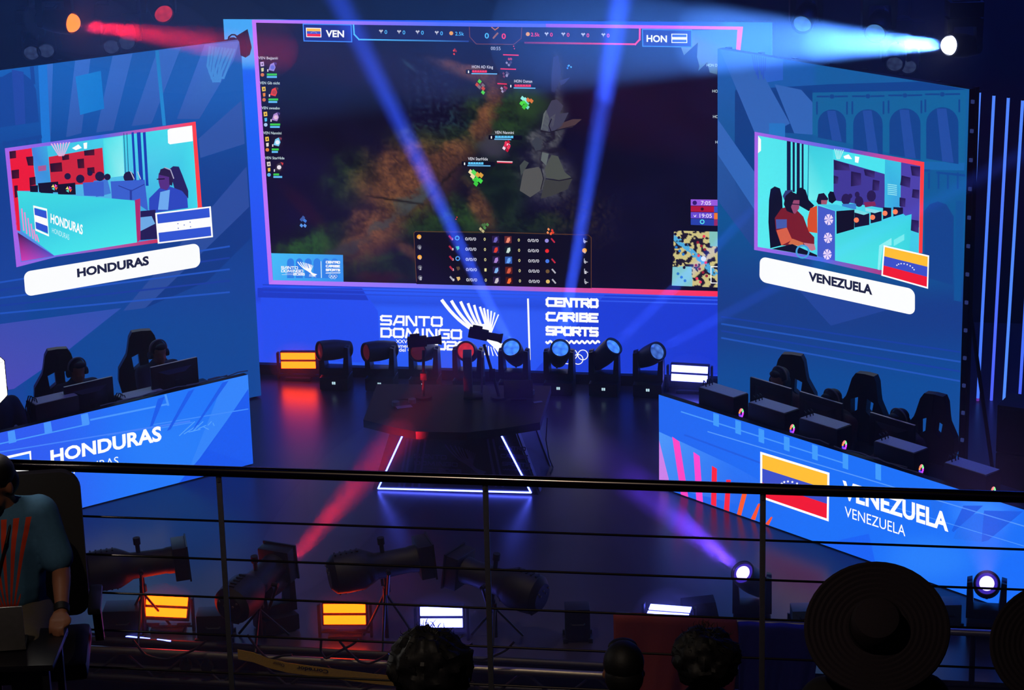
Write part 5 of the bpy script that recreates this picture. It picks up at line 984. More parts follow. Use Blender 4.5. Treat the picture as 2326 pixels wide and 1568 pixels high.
b = MB(); b.box((0, .06, .12), (.3, .02, .19), Matrix.Rotation(-.25, 4, 'X'), bev=.004); b.build('screen', ALU, t); b = MB(); b.box((0, .06, .01), (.16, .12, .02)); b.box((0, .07, .06), (.04, .02, .1)); b.build('stand', ALU, t)
for px, py, lab in ((917, 918, 'headset lying on the left of the commentary desk'), (1187, 898, 'headset lying on the right of the commentary desk')):
    P = px_desk(px, py); t = thing('headset', lab, 'headphones', P, .4); b = MB(); b.tube([(.09 * math.cos(a * PI / 10), .09 * math.sin(a * PI / 10), .02) for a in range(11)], .009); b.build('headband', ALU, t)
    for s in (-1, 1): b = MB(); b.cyl((s * .09, -.01, .0), (s * .09, -.01, .045), .04, seg=16); b.build('ear_cup', mat('grey_headband', (120, 122, 130), .4), t)
for px, py, rz, w_, lab in ((1222, 914, .35, .09, 'small pale card at the right edge of the commentary desk'), (918, 925, .3, .16, 'grey sheet of paper on the left of the commentary desk')):
    P = px_desk(px, py); b = MB(); b.box((0, 0, .0025), (w_, w_ * .5, .004)); r = b.build('card', mat('pale_card', (150, 150, 170), .6), None, 0, loc=P, rot=(0, 0, rz)); tag(r, lab, 'paper')
# cable hanging from the desk
b = MB(); P = at_z(1243, 960, .6); q = [at_z(1243, 950, .7), at_z(1240, 1000, .4), at_z(1247, 1040, .1), at_z(1256, 1062, .01), at_z(1250, 1075, .008)]; b.tube([v - q[0] for v in q], .006, seg=6)
tag(b.build('power_cable', BLACK, None, loc=q[0]), 'thin cable hanging from the right end of the commentary desk', 'cable')

# ================================================================ front of the stage
def profile_spot(label, foot, piv, d, s=1.22, holder=True):
    t = thing('profile_spotlight', label, 'stage light', foot, 0, 'profile spotlights along the stage front'); h = piv - foot; d = Vector(d).normalized()
    z = d; x = Vector((0, 0, 1)).cross(z).normalized(); y = z.cross(x); M = frame(h, x * s, y * s, z * s)
    b = MB(); b.lathe([(.02, -.40), (.10, -.40), (.142, -.36), (.15, -.28), (.148, -.16), (.12, -.10), (.098, -.06), (.092, .18), (.098, .20), (.10, .24), (.02, .24)], 24, M)
    for k in range(5): b.box((0, 0, -.34 + k * .04), (.05, .31, .012), M)
    bd = b.build('housing', BLACK, t)
    b = MB(); b.box((0, 0, .29), (.25, .25, .10), M, bev=.006); b.box((0, 0, .345), (.27, .27, .012), M); b.build('accessory_holder', STEEL, bd)
    for q in (1, -1): b = MB(); b.cyl((0, q * .09, .0), (0, q * .20, .0), .016, seg=10, M=M); b.cyl((0, q * .16, .0), (0, q * .21, .0), .026, seg=12, M=M); b.build('shutter_knob', BLACK, bd)
    b = MB(); g = mat('grey_buttons', (90, 84, 70), .5)
    for k in range(5): b.cyl((-.07 + .035 * k, .05 - .03 * (k % 2), -.404), (-.07 + .035 * k, .05 - .03 * (k % 2), -.41), .008, seg=8, M=M)
    b.build('control_buttons', g, bd)
    b = MB()
    for q in (-1, 1): b.cyl(h + x * q * .2, (x * q * .10) + Vector((0, 0, max(.1, h.z - .24))), .014, seg=8); b.cyl(h + x * q * .15, h + x * q * .21, .02, seg=10)
    b.build('yoke', STEEL, t)
    b = MB(); b.cyl((0, 0, .05), (0, 0, max(.12, h.z - .22)), .02, seg=10)
    for k in range(3): a = k * 2.1 + .4; b.cyl((0, 0, max(.1, h.z - .26)), (.26 * math.cos(a), .26 * math.sin(a), .012), .012, seg=8)
    b.build('tripod', STEEL, t); return t
for px, py, fy, yy, d, lab in ((318, 1283, 1436, 20.35, (.97, .18, .06), 'profile spotlight beside the technician chair, barrel to the right'), (585, 1322, 1440, 20.15, (.42, .88, .12), 'profile spotlight seen from behind at the left railing post'), (872, 1283, 1446, 20.05, (.96, .24, .08), 'profile spotlight above the middle red strobe, barrel to the right'), (1122, 1318, 1452, 20.0, (-.84, .5, .14), 'profile spotlight at the middle railing post, barrel to the left')):
    piv = at_y(px, py, yy); profile_spot(lab, Vector((piv.x, yy, 0)), piv, d)
def road_box(label, px, py, w_, d_, h_, c, name='equipment_case', rz=0.0):
    t = thing(name, label, 'case', at_z(px, py), rz); b = MB(); b.box((0, 0, h_ / 2 + .01), (w_, d_, h_), bev=.008); b.build('shell', mat('case_%d_%d_%d' % c, c, .5), t)
    b = MB()
    for x in (-w_ / 2, w_ / 2):
        for y in (-d_ / 2, d_ / 2): b.box((x, y, .02), (.04, .04, .04), bev=.006)
    b.build('corner_caps', STEEL, t)
    b = MB(); b.tube([(-.06, -d_ / 2, h_ * .6), (-.05, -d_ / 2 - .03, h_ * .6), (.05, -d_ / 2 - .03, h_ * .6), (.06, -d_ / 2, h_ * .6)], .008); b.build('handle', STEEL, t)
road_box('grey-green equipment case standing left of the big straw hat', 1830, 1412, .26, .2, .13, (84, 110, 112)); road_box('black equipment case on the stage right of the middle post', 1312, 1450, .22, .2, .30, (18, 18, 24)); road_box('dark equipment case under the left profile spotlight', 285, 1440, .34, .26, .26, (22, 22, 28)); road_box('grey-green equipment case between the straw hat and the glaring moving head', 2148, 1415, .24, .2, .20, (60, 84, 100)); road_box('dark equipment case behind the left railing post', 490, 1448, .3, .22, .24, (18, 18, 22))
b = MB(); b.hull8([(-.16, -.1, 0), (.16, -.1, 0), (.16, .1, 0), (-.16, .1, 0)], [(-.15, .02, .16), (.15, .02, .16), (.15, .1, .2), (-.15, .1, .2)]); P = at_z(1420, 1420)
tag(b.build('stage_monitor', BLACK, None, 0, loc=at_z(1590, 1412), rot=(0, 0, .2)), 'black wedge stage monitor left of the violet-white moving head', 'speaker')
# luminous batten along the stage edge at the left
a, c = at_z(153, 1431, .03), at_z(388, 1457, .03); t = thing('led_batten', 'thin blue-white LED batten on the stage edge below the left profile spotlight', 'stage light', a)
b = MB(); b.cyl((0, 0, -.018), c - a + Vector((0, 0, -.018)), .018, seg=8); b.build('rail', STEEL, t)
for k0, k1 in ((0, .22), (.44, .80), (.87, 1.0)): b = MB(); b.cyl((c - a) * k0, (c - a) * k1, .0075, seg=8); b.build('led_segment', glow('blue_batten_glow', (.9, 1.1, 7.0), 1.0), t)
# dark loudspeaker stack at the right
P = at_z(2312, 1130); t = thing('speaker_stack', 'tall black loudspeaker stack at the right edge behind the handrail', 'speaker', P, -.5)
for k in range(2): b = MB(); b.box((.05, 0, .27 + k * .5), (.46, .42, .49), bev=.012); cb = b.build('cabinet', BLACK, t); b = MB(); b.box((.05, -.215, .27 + k * .5), (.40, .012, .43), bev=.004); b.build('grille', mat('dark_grille', (16, 16, 18), .7, nscale=200, bump=.3), cb)
# ================================================================ stage front: truss, strap, barrier tube, cloth
struct('wall_stage_front', MB().box((.4, .04, -1.0), (13.5, .06, 1.86), STAGE), mat('blue_grey_skirt', (40, 40, 66), .7))
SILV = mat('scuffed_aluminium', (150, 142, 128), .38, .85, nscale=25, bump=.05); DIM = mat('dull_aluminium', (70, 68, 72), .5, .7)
front_px = lambda px, py, v: at_plane(px, py, edge(0, v), MN)
tx0, tx1 = edge(-4.4, -.26, -.0), edge(2.15, -.26, -.0); t = thing('box_truss', 'scuffed aluminium box truss lying along the front edge of the stage', 'truss', tx0); D = tx1 - tx0; BK = -MN * .2
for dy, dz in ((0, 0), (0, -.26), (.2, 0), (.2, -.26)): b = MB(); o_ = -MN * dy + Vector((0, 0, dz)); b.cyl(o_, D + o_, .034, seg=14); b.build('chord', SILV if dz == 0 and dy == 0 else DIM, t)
n = 22
b = MB()
for i in range(n): p, q = D * (i / n), D * ((i + 1) / n); z0, z1 = (0, -.26) if i % 2 else (-.26, 0); b.cyl(p + Vector((0, 0, z0)), q + Vector((0, 0, z1)), .014, seg=8)
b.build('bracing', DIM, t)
def ribbon(px, y, wpx, m, name, label, cat):
    P = [front_px(x, yy, y) for x, yy in px]; o = P[0]; b = MB(); h = wpx / 500
    for a, c in zip(P, P[1:]):
        a, c = a - o, c - o; b.hull8([a + Vector((0, 0, h * .5)), c + Vector((0, 0, h * .5)), c + Vector((0, 0, -h * .5)), a + Vector((0, 0, -h * .5))], [v + Vector((0, .006, 0)) for v in (a + Vector((0, 0, h * .5)), c + Vector((0, 0, h * .5)), c + Vector((0, 0, -h * .5)), a + Vector((0, 0, -h * .5)))])
    bmesh.ops.remove_doubles(b.bm, verts=b.bm.verts, dist=1e-5); r = b.build(name, m, None, loc=o); return tag(r, label, cat)
rb = ribbon([(540, 1487), (575, 1494), (610, 1507), (650, 1517), (700, 1524), (780, 1534), (850, 1543), (905, 1549), (1000, 1557), (1060, 1562)], -.36, 46, mat('yellow_webbing', (186, 150, 20), .75, nscale=90, bump=.2, var=.3), 'cargo_strap', 'yellow ratchet strap with black lettering tied across the box truss', 'strap')
A = Art(edge(0, -.362), MN, MT)
A.text('Corredor', (746, 1522.5), (674, 1513.5), (-9, -9), WHITE, 1, .03); A.text('Ozzor', (646, 1509), (620, 1503), (-7, -7), WHITE, 1, .02)
A.build('printed_letters', rb, mat('black_ink', (16, 12, 8), .8))
random.seed(12)
for i, (pts, lab) in enumerate((((( 730, 1452), (728, 1480), (740, 1498), (770, 1480), (800, 1465), (815, 1452)), 'black cable drooping over the truss under the middle red strobe'), (((770, 1455), (790, 1480), (815, 1503), (838, 1508), (860, 1500), (885, 1485)), 'black cable looped below the truss beside the bushy-haired head'), (((560, 1440), (585, 1475), (610, 1500), (640, 1490), (665, 1488)), 'black cable knotted over the left end of the strap'), (((905, 1545), (870, 1552), (840, 1562), (815, 1572)), 'black cable leaving the strap at the bottom of the picture'), (((300, 1452), (330, 1490), (380, 1500), (440, 1478), (470, 1455)), 'black cable drooping over the left part of the truss'), (((1075, 1460), (1040, 1490), (1100, 1500), (1150, 1478), (1170, 1456)), 'black cable drooping over the truss right of the bushy-haired head'))):
    P = [front_px(x, y, -.315 - .006 * i) for x, y in pts]; f = []
    for a, c in zip(P, P[1:]): f += [a.lerp(c, k / 4) for k in range(4)]
    f.append(P[-1]); f = [(f[max(0, j - 1)] + f[j] * 2 + f[min(len(f) - 1, j + 1)]) / 4 for j in range(len(f))]
    b = MB(); b.tube([q - f[0] for q in f], .011); tag(b.build('stage_cable', BLACK, None, loc=f[0]), lab, 'cable')
for i, (x, y, lab) in enumerate(((422, 1512, 'left of the two round clamps on the lower truss chord'), (470, 1514, 'right of the two round clamps on the lower truss chord'))):
    P = front_px(x, y, -.29); b = MB(); b.lathe([(.05, -.03), (.058, 0), (.05, .03)], 20, Matrix.Rotation(PI / 2, 4, 'X')); b.box((0, 0, .06), (.04, .06, .06)); tag(b.build('truss_clamp', STEEL, None, loc=P), lab, 'clamp')
# barrier tube with a cloth
a, c = front_px(1398, 1399, -.75), front_px(2420, 1448, -.75); YB = -.75; t = thing('barrier', 'pale tube barrier before the stage at the right, orange cloth over it', 'barrier', Vector((a.x, a.y, -1.9))); Z = Vector((a.x, a.y, -1.9))
b = MB(); b.cyl(a - Z, c - Z, .03, seg=14); b.build('top_tube', mat('pale_steel', (150, 150, 160), .4, .6), t)
b = MB(); b.cyl(a - Z - Vector((0, 0, .62)), c - Z - Vector((0, 0, .62)), .018, seg=10); b.build('lower_tube', DIM, t)
for k in (.02, .42, .8): p = a.lerp(c, k) - Z; b = MB(); b.cyl(p, Vector((p.x, p.y, .0)), .024, seg=10); b.box((p.x, p.y, .02), (.12, .5, .04)); b.build('post', DIM, t)
def drape(x0, x1, y0, y1, yy, m, label, seed, pieces=1):
    tl, tr_, bl = front_px(x0, y0, yy), front_px(x1, y0 + (x1 - x0) * .048, yy), front_px(x0 + 3, y1, yy - .05); me = bpy.data.meshes.new('cloth'); V, F = [], []; nx, nz = 48, 24
    for j in range(nz + 1):
        for i in range(nx + 1):
            u, w_ = i / nx, j / nz; p = tl.lerp(tr_, u); f = .035 * math.sin(u * 15 + seed + w_ * 1.3) * (.25 + w_) + .015 * math.sin(u * 37 + w_ * 4) * w_
            zz = (bl.z - tl.z) * w_; y = -.04 * (1 if w_ > .02 else 0) - f - .05 * w_; V.append((p.x - tl.x + .02 * math.sin(w_ * 6) * u, p.y - tl.y + y, p.z - tl.z + zz + .034))
    for j in range(nz):
        for i in range(nx): q = j * (nx + 1) + i; F.append((q, q + 1, q + nx + 2, q + nx + 1))
    me.from_pydata(V, [], F); me.materials.append(m); o = bpy.data.objects.new('cloth', me); COL.objects.link(o); o.location = tl
    for p in me.polygons: p.use_smooth = True
    s = o.modifiers.new('thickness', 'SOLIDIFY'); s.thickness = .006; return tag(o, label, 'cloth')
drape(1393, 1672, 1400, 1620, YB - .03, mat('orange_cloth', (150, 58, 20), .85, nscale=70, var=.2), 'orange cloth hanging over the pale barrier tube', 1.0); drape(1676, 1850, 1421, 1640, YB - .03, mat('blue_cloth', (44, 48, 150), .85, nscale=70, var=.2), 'dark blue cloth hanging beside the orange one on the barrier tube', 2.2)

# ================================================================ balcony
BALC = mat('dark_carpet', (24, 20, 22), .95, nscale=140, bump=.2, var=.3)
ROWS = ((9.45, 11.25, 3.62), (8.3, 9.45, 3.66), (6.9, 8.3, 4.22), (5.4, 6.9, 5.0), (2.5, 5.4, 5.7), (-.9, 2.5, 7.2))
for y0, y1, z in ROWS: struct('floor_balcony', MB().box((0, (y0 + y1) / 2, z - .15), (16, y1 - y0 - .004, .3)), BALC)
R0 = at_y(0, 1055, 11.0); R1 = at_z(2326, 1130, R0.z); rd = (R1 - R0).normalized(); rn_ = Vector((rd.y, -rd.x, 0)); RZ = R0.z
CHROME = mat('polished_steel', (120, 112, 108), .16, 1.0, nscale=8, var=.08)
RB = R0 - rd * .8; rl = thing('railing', 'polished steel balcony railing with cables crossing the whole picture', 'railing', Vector((RB.x, RB.y, 3.62))); ro = Vector((RB.x, RB.y, 3.62)); LR_ = (R1 - R0).length + 1.6
up = Vector((0, 0, RZ - 3.62)); b = MB(); b.cyl(up, up + rd * LR_, .0255, seg=24); b.build('handrail', CHROME, rl)
for ya, yb in ((1185.5, 1220.5), (1273.5, 1309), (1361.5, 1397), (1448, 1484.5), (1534, 1572)):
    z = (at_plane(620, ya, R0, rn_).z + at_plane(1450, yb, R0, rn_).z) / 2 - 3.62; b = MB(); b.cyl(Vector((0, 0, z)), Vector((0, 0, z)) + rd * LR_, .0055, seg=10); b.build('cable', CHROME, rl)
for px, py in ((497, 1085), (1102.5, 1105), (1733, 1120), (2370, 1140), (-130, 1060)):
    P = at_plane(px, py, R0, rn_) - ro; P.z = 0; b = MB(); M = frame(P, rd, Vector((-rd.y, rd.x, 0)), (0, 0, 1)); b.box((0, 0, up.z / 2 - .02), (.026, .012, up.z + .02), M, bev=.002); b.box((0, 0, .01), (.1, .1, .02), M)
    for k in range(1): b.cyl((0, 0, up.z - .05), (0, 0, up.z), .012, seg=8, M=M)
    b.build('post', mat('brushed_post', (150, 150, 160), .4, .8), rl)

# ---------------------------------------------------------------- technician facing us in an office chair at the left
def tp(px, py, y): return at_y(px, py, y)
TF = Vector((tp(30, 1390, 10.5).x, 10.5, 3.62)); tech = thing('person', 'person in blue-grey shirt with orange-red stripes sitting at the lower left', 'person', TF); TI = lambda px, py, y: tp(px, py, y) - TF
hc = TI(-14, 1103, 10.42); HM = Matrix.Translation(hc) @ Matrix.Rotation(-.5, 4, 'Z') @ Matrix.Rotation(.28, 4, 'X'); neck, chest, waist, pel = TI(14, 1152, 10.5), TI(22, 1225, 10.5), TI(26, 1320, 10.5), TI(28, 1400, 10.54)
shr, shl = TI(88, 1168, 10.5), TI(-52, 1166, 10.5); elr, wrr = TI(139, 1292, 10.44), TI(140, 1392, 10.2); ell, wrl = TI(-110, 1290, 10.4), TI(-70, 1380, 10.1)
b = MB(); head_shape(b, (0, 0, 0), HM); limb(b, [pel, waist, chest, neck, hc + Vector((0, .02, -.06))], [.14, .125, .14, .062, .06])
for sh, el, wr, s in ((shr, elr, wrr, -1), (shl, ell, wrl, 1)):
    m_ = el.lerp(wr, .3); limb(b, [chest + Vector((0, 0, .08)), sh, el, m_, wr], [.11, .064, .043, .043, .028]); hand(b, wr, (TI(122, 1432, 10.06) - wrr) if s < 0 else (.35, -.6, -.55), s, (0, .3, 1), .9)
for s in (-1, 1): k = pel + Vector((s * .15, -.46, .04)); limb(b, [pel + Vector((s * .08, 0, 0)), k, Vector((k.x, k.y - .05, .1))], [.10, .066, .045]); limb(b, [Vector((k.x, k.y - .05, .07)), Vector((k.x + s * .02, k.y - .22, .045))], [.045, .036])
o = b.build('body', SKIN, tech); remesh(o, .0095, 3); eyes(o, (0, 0, 0), o, HM)
SH = mat('striped_shirt', (66, 112, 146), .85, nscale=60, bump=.1); nt = SH.node_tree; Lk = nt.links.new; bs_ = nt.nodes['Principled BSDF']
geo = nt.nodes.new('ShaderNodeTexCoord'); sx = nt.nodes.new('ShaderNodeSeparateXYZ'); Lk(geo.outputs['Object'], sx.inputs[0])
def mth(op, a, b_=None):
    q = nt.nodes.new('ShaderNodeMath'); q.operation = op
    for i, v_ in enumerate((a, b_)):
        if v_ is None: continue
        if isinstance(v_, (int, float)): q.inputs[i].default_value = v_
        else: Lk(v_, q.inputs[i])
    return q.outputs[0]
root = TI(36, 1410, 10.5); dx = mth('SUBTRACT', sx.outputs[0], root.x); dz = mth('SUBTRACT', sx.outputs[2], root.z); an = mth('ARCTAN2', dx, dz)
wave = mth('GREATER_THAN', mth('SINE', mth('MULTIPLY', an, 64)), .05); near = mth('LESS_THAN', mth('ABSOLUTE', mth('SUBTRACT', an, -.06)), .30); hi = mth('LESS_THAN', dz, .54)
foot_ = mth('MULTIPLY', mth('LESS_THAN', dz, mth('ADD', .16, mth('MULTIPLY', mth('SINE', mth('MULTIPLY', an, 64)), .03))), mth('LESS_THAN', an, .34))
msk = mth('MAXIMUM', mth('MULTIPLY', mth('MULTIPLY', wave, near), hi), foot_); frt = mth('MULTIPLY', msk, mth('LESS_THAN', sx.outputs[1], .02)); 
mixn = nt.nodes.new('ShaderNodeMix'); mixn.data_type = 'RGBA'; src = bs_.inputs['Base Color'].links[0].from_socket; Lk(frt, mixn.inputs[0]); Lk(src, mixn.inputs[6]); mixn.inputs[7].default_value = lin((214, 62, 30)) + (1,); Lk(mixn.outputs[2], bs_.inputs['Base Color'])
j = MB(); limb(j, [pel + Vector((0, 0, .12)), waist, chest, neck - Vector((0, 0, .055))], [.168, .158, .168, .085])
for sh, el in ((shr, elr), (shl, ell)): limb(j, [chest + Vector((0, 0, .07)), sh, sh.lerp(el, .45), sh.lerp(el, .78)], [.14, .092, .082, .080])
remesh(j.build('shirt', SH, tech), .012, 3)
p_ = MB()
for s in (-1, 1): k = pel + Vector((s * .15, -.46, .04)); limb(p_, [pel + Vector((s * .08, 0, 0)), k, Vector((k.x, k.y - .05, .12))], [.125, .085, .06])
remesh(p_.build('trousers', mat('olive_trousers', (92, 84, 70), .8, nscale=60), tech), .02, 3)
h = MB(); h.ball((0, .022, .045), (.086, .102, .092), seg=20); h.ball((0, .05, -.01), (.082, .08, .08), seg=16); h.ball((0, -.055, .088), (.06, .042, .03), seg=12)
for v in h.bm.verts:
    if v.co.y < -.03 and v.co.z < .06: v.co.y = -.03
    v.co = HM @ v.co
h.build('hair', HAIR, tech)
h = MB(); h.ball((0, -.05, -.085), (.05, .05, .038), seg=14)
for v in h.bm.verts: v.co = HM @ v.co
h.build('beard', HAIR, tech)
h = MB(); w1, w2 = elr.lerp(wrr, .86), elr.lerp(wrr, 1.0); h.cyl(w1, w2, .036, .034, seg=16); h.build('wristband', BLACK, tech)
h = MB(); h.tube([neck + Vector((-.06, -.06, .02)), chest + Vector((-.06, -.175, .06)), waist + Vector((-.02, -.17, .1))], .006); h.tube([neck + Vector((.05, -.06, .02)), chest + Vector((.02, -.175, .05)), waist + Vector((-.02, -.17, .1))], .006); h.build('lanyard', BLACK, tech)
oc = thing('office_chair', 'high-backed dark office chair of the person in the striped shirt', 'chair', Vector((tp(72, 1180, 10.78).x, 10.62, 3.62)), .12); OC = Vector(oc.location); hb = tp(72, 1072, 10.86).z - OC.z
b = MB(); prof = []
for sx_, sz_, a0 in ((1, 1, 0), (-1, 1, 90), (-1, -1, 180), (1, -1, 270)):
    for k in range(7): aa = math.radians(a0 + k * 15); prof.append((sx_ * .165 + .085 * math.cos(aa), (hb - .36) + sz_ * .275 + .085 * math.sin(aa)))
b.prism(prof, .05, Matrix(((1, 0, 0, 0), (0, 0, -1, .28), (0, 1, 0, 0), (0, 0, 0, 1))))
for v in b.bm.verts: v.co.y -= abs(v.co.x) ** 2 * .9
b.build('backrest', mat('dark_grey_mesh', (46, 44, 44), .7, nscale=220, bump=.15), oc, .5)
b = MB(); b.box((0, -.05, .60), (.5, .48, .09), bev=.03); b.build('seat', FAB, oc)
for s in (-1, 1): b = MB(); b.box((s * .29, -.02, .84), (.06, .3, .03), bev=.01); b.hull8([(s * .29 - .02, .1, .58), (s * .29 + .02, .1, .58), (s * .29 + .02, .16, .58), (s * .29 - .02, .16, .58)], [(s * .29 - .02, -.03, .83), (s * .29 + .02, -.03, .83), (s * .29 + .02, .03, .83), (s * .29 - .02, .03, .83)]); b.build('armrest', ALU, oc)
b = MB(); b.cyl((0, 0, .1), (0, 0, .56), .03)
for i in range(5): aa = i * 2 * PI / 5; b.cyl((0, 0, .11), (.3 * math.cos(aa), .3 * math.sin(aa), .07), .028, .02, seg=8); b.ball((.3 * math.cos(aa), .3 * math.sin(aa), .035), .035, seg=10)
b.build('star_base', ALU, oc)
# laptop with its lid towards us, on a small table
P = tp(-30, 1482, 9.92); tbl = thing('side_table', 'small dark table below the laptop at the lower left', 'table', Vector((P.x, 9.98, 3.62))); b = MB(); b.box((0, 0, P.z - 3.62 - .02), (.62, .4, .03), bev=.006); b.build('tabletop', DKB, tbl)
for x in (-.27, .27):
    for y in (-.16, .16): b = MB(); b.box((x, y, (P.z - 3.655) / 2), (.03, .03, P.z - 3.66)); b.build('leg', ALU, tbl, 0)
lp = thing('laptop', 'open laptop with its grey lid towards us at the lower left', 'laptop', P, .10); b = MB(); b.box((0, .13, .009), (.34, .24, .016), bev=.004); b.build('keyboard_deck', ALU, lp)
b = MB(); b.box((0, .0, .11), (.34, .008, .215), Matrix.Translation((0, .0, .0)) @ Matrix.Rotation(.12, 4, 'X'), bev=.003); b.build('lid', mat('grey_lid', (128, 126, 124), .4, .5), lp)
# white softbox
C0 = tp(-86, 861, 10.62); sb = thing('softbox_lamp', 'white octagonal softbox lamp glaring at the left edge above the handrail', 'lamp', Vector((C0.x, C0.y, 3.62))); zc = C0.z - 3.62; N8 = 8
def oct_(r, y, ph=PI / 8): return [Vector((r * math.cos(ph + k * 2 * PI / N8), y, zc + r * math.sin(ph + k * 2 * PI / N8))) for k in range(N8)]
b = MB(); rings = [oct_(.213, 0), oct_(.17, -.05), oct_(.06, -.075)]; vs = [[b.bm.verts.new(v) for v in r] for r in rings]
for r0, r1 in zip(vs, vs[1:]):
    for k in range(N8): b.bm.faces.new((r0[k], r0[(k + 1) % N8], r1[(k + 1) % N8], r1[k]))
b.bm.faces.new(vs[-1]); b.build('diffuser', glow('softbox_white', (1.0, .93, .84), 14.0), sb, 0)
b = MB()
for k in range(N8): b.tube([rings[0][k] + Vector((0, -.002, 0)), rings[1][k] + Vector((0, -.003, 0)), rings[2][k] + Vector((0, -.003, 0))], .0016, seg=6)
b.tube([v + Vector((0, -.002, 0)) for v in rings[0]], .0022, seg=6, closed=True); b.build('seams', BLACK, sb)
b = MB(); b.hull8(oct_(.213, .004), oct_(.05, .2)); b.build('shell', BLACK, sb, 0)
b = MB(); b.cyl((0, .16, 0.05), (0, .16, zc), .014, seg=10); b.cyl((0, .1, zc), (0, .26, zc), .05, seg=14)
for k in range(3): aa = k * 2.1; b.cyl((0, .16, .5), (.4 * math.cos(aa), .16 + .4 * math.sin(aa), .01), .011, seg=8)
b.build('stand', STEEL, sb)
# ---------------------------------------------------------------- audience in front of us
def spectator(px, py, y, label, s=1.0, bushy=0.0, hat=None, jk=None):
    P = at_y(px, py, y); f = min((r for r in ROWS if r[0] <= y <= r[1]), key=lambda r: r[2])[2]
    t = seated_person(label, Vector((P.x, P.y, P.z - 1.20 * s)), PI, jk or mat('black_top', (16, 14, 18), .85), hair=not hat, headset=False, lean=.0); t.scale = (s, s, s); t['group'] = 'spectators in the rows in front of the camera'
    if bushy:
        random.seed(5); hm = MB(); hm.ball((0, .02, 1.235), (.135 * bushy, .135 * bushy, .125 * bushy), seg=64)
        for v in hm.bm.verts: n_ = mnoise.noise(v.co * 14) * .022 + mnoise.noise(v.co * 40) * .012 + mnoise.noise(v.co * 90) * .006; v.co += (v.co - Vector((0, .02, 1.235))).normalized() * n_
        for k in range(70):
            a1, a2 = random.uniform(0, 2 * PI), random.uniform(.05, 1.5); d = Vector((math.cos(a1) * math.sin(a2), math.sin(a1) * math.sin(a2), math.cos(a2))); p = Vector((0, .02, 1.235)) + d * .128 * bushy; e = d + Vector((random.uniform(-.9, .9), random.uniform(-.9, .9), random.uniform(-.3, .5)))
            hm.tube([p, p + e * .010, p + e * .016 + Vector((random.uniform(-.008, .008), 0, random.uniform(-.008, .008)))], [.0018, .0012, .0006], seg=5)
        hm.build('curly_hair', HAIR, t)
    if hat:
        d = ray(px, py).normalized(); ax = (-d * math.cos(hat) + Vector((0, 0, 1)) * math.sin(hat)).normalized(); iv = t.matrix_basis.inverted().to_3x3(); ctr = Vector((0, .01, 1.26))
        prof = [(.0, .105), (.045, .103), (.075, .094), (.088, .07), (.092, .035), (.098, .006)] + [(.098 + (.250 - .098) * k / 16, .004 + .010 * (k / 16) ** 2 + (.0045 if k % 2 else 0)) for k in range(1, 17)] + [(.252, .006), (.10, -.006), (.088, -.004), (.08, .06), (.0, .10)]
        hb_ = MB(); hb_.lathe(prof, 48, Matrix.Translation(ctr) @ Vector((0, 0, 1)).rotation_difference((iv @ ax).normalized()).to_matrix().to_4x4()); sh_ = hb_.build('straw_hat', mat('dark_straw', (36, 24, 34), .85, nscale=160, bump=.4, var=.4), t)
        hb2 = MB(); hb2.lathe([(.094, .008), (.096, .03), (.093, .036), (.09, .03), (.09, .008)], 40, Matrix.Translation(ctr) @ Vector((0, 0, 1)).rotation_difference((iv @ ax).normalized()).to_matrix().to_4x4()); hb2.build('hat_band', BLACK, sh_)
    return t
spectator(977, 1530, 7.7, 'spectator with a big mop of curly dark hair in front of the blue-white strobe', 1.0, 1.06)
spectator(1417, 1525, 9.0, 'spectator with short dark hair in front of the left edge of the orange cloth', .95)
spectator(1601, 1508, 8.9, 'spectator with full dark hair in front of the middle of the orange cloth', 1.0, .98)
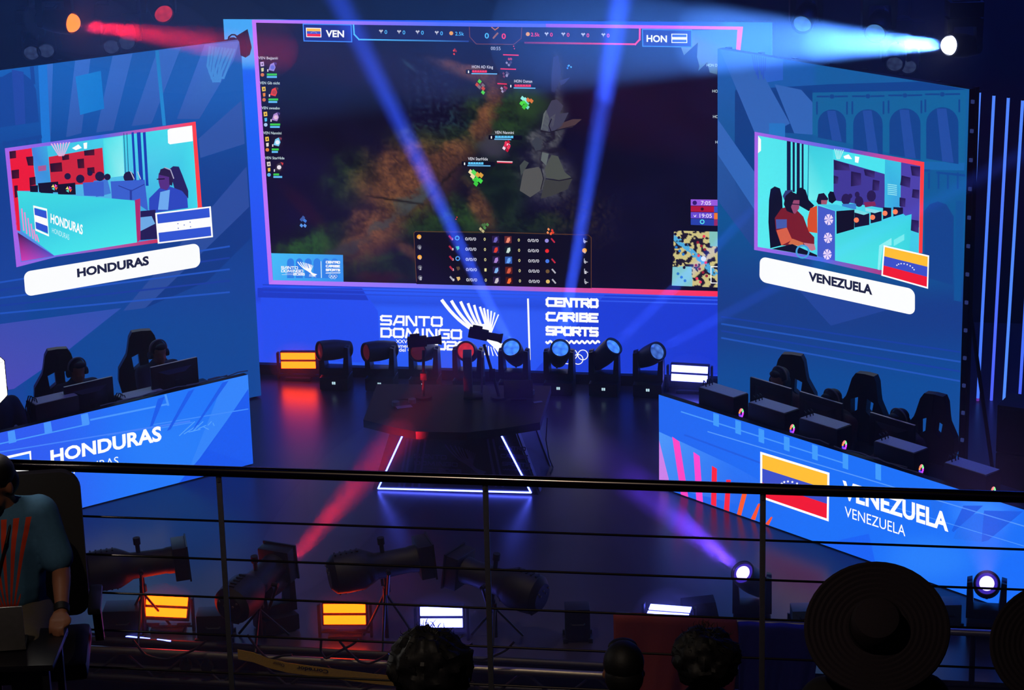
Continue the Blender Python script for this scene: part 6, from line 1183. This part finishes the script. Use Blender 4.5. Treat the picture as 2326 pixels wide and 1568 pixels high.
spectator(1990, 1462, 7.95, 'spectator in a wide ringed straw hat, whole brim in view', 1.0, 0, .52); spectator(2403, 1500, 7.95, 'spectator in a wide ringed straw hat cut off by the right edge', .95, 0, .52)
# ================================================================ haze: thin over the whole stage, plus denser puffs added to brighten beams and strobe glow
def haze_mat(name, den):
    m = bpy.data.materials.new(name); m.use_nodes = True; nt = m.node_tree; nt.nodes.clear()
    v = nt.nodes.new('ShaderNodeVolumeScatter'); v.inputs['Density'].default_value = den; v.inputs['Anisotropy'].default_value = 0.2
    o = nt.nodes.new('ShaderNodeOutputMaterial'); nt.links.new(v.outputs[0], o.inputs['Volume']); return m
tag(MB().box((0, 22.5, 4.4), (24, 20.6, 8.6)).build('haze', haze_mat('stage_haze', HAZE), None, 0), kind='stuff')
def puff(a, b, r, den):
    a, b = Vector(a), Vector(b); d = b - a; m = MB(); m.ball((0, 0, 0), (r, r, d.length / 2), seg=32)
    o = m.build('haze', haze_mat('added_haze', den), None); o.matrix_world = aim(d, (a + b) / 2); tag(o, kind='stuff')
a, b = at_y(2215, 106, 23.7), at_y(1300, 82, 20.6)
for k, r, den in ((.2, .3, .06), (.45, .5, .03), (.75, .8, .022), (1.15, 1.15, .014)): puff(a, a.lerp(b, k), r, den)
a, b = at_y(60, 36, 24.3), at_y(640, 116, 22.8)
for k, r, den in ((.45, .3, .22), (.75, .4, .14), (1.05, .55, .09)): puff(a, a.lerp(b, k), r, den)
a = at_z(628, 1428) + Vector((0, 0, .455)); b = at_z(925, 968, .8); a = a - (b - a) * .06
puff(a, b, .42, .16); puff(a.lerp(b, .4), a.lerp(b, 1.45), .6, .08)
for p, z in (((681, 861), .23), ((1567, 890), .22), ((383, 1432), .22), ((786, 1446), .22), ((1005, 1453), .22), ((1520, 1432), .18)):
    c = at_z(*p) + Vector((0, -.12, z)); puff(c - Vector((.34, 0, 0)), c + Vector((.34, 0, 0)), .26, .16)
P = at_z(1708, 1428) + Vector((0, 0, .455)); d = dirto(P, 1480, 1130, 19.0); 
for k, r, den in ((.9, .3, .06), (1.5, .42, .05), (2.4, .6, .03)): puff(P - d * .35, P + d * k, r, den)
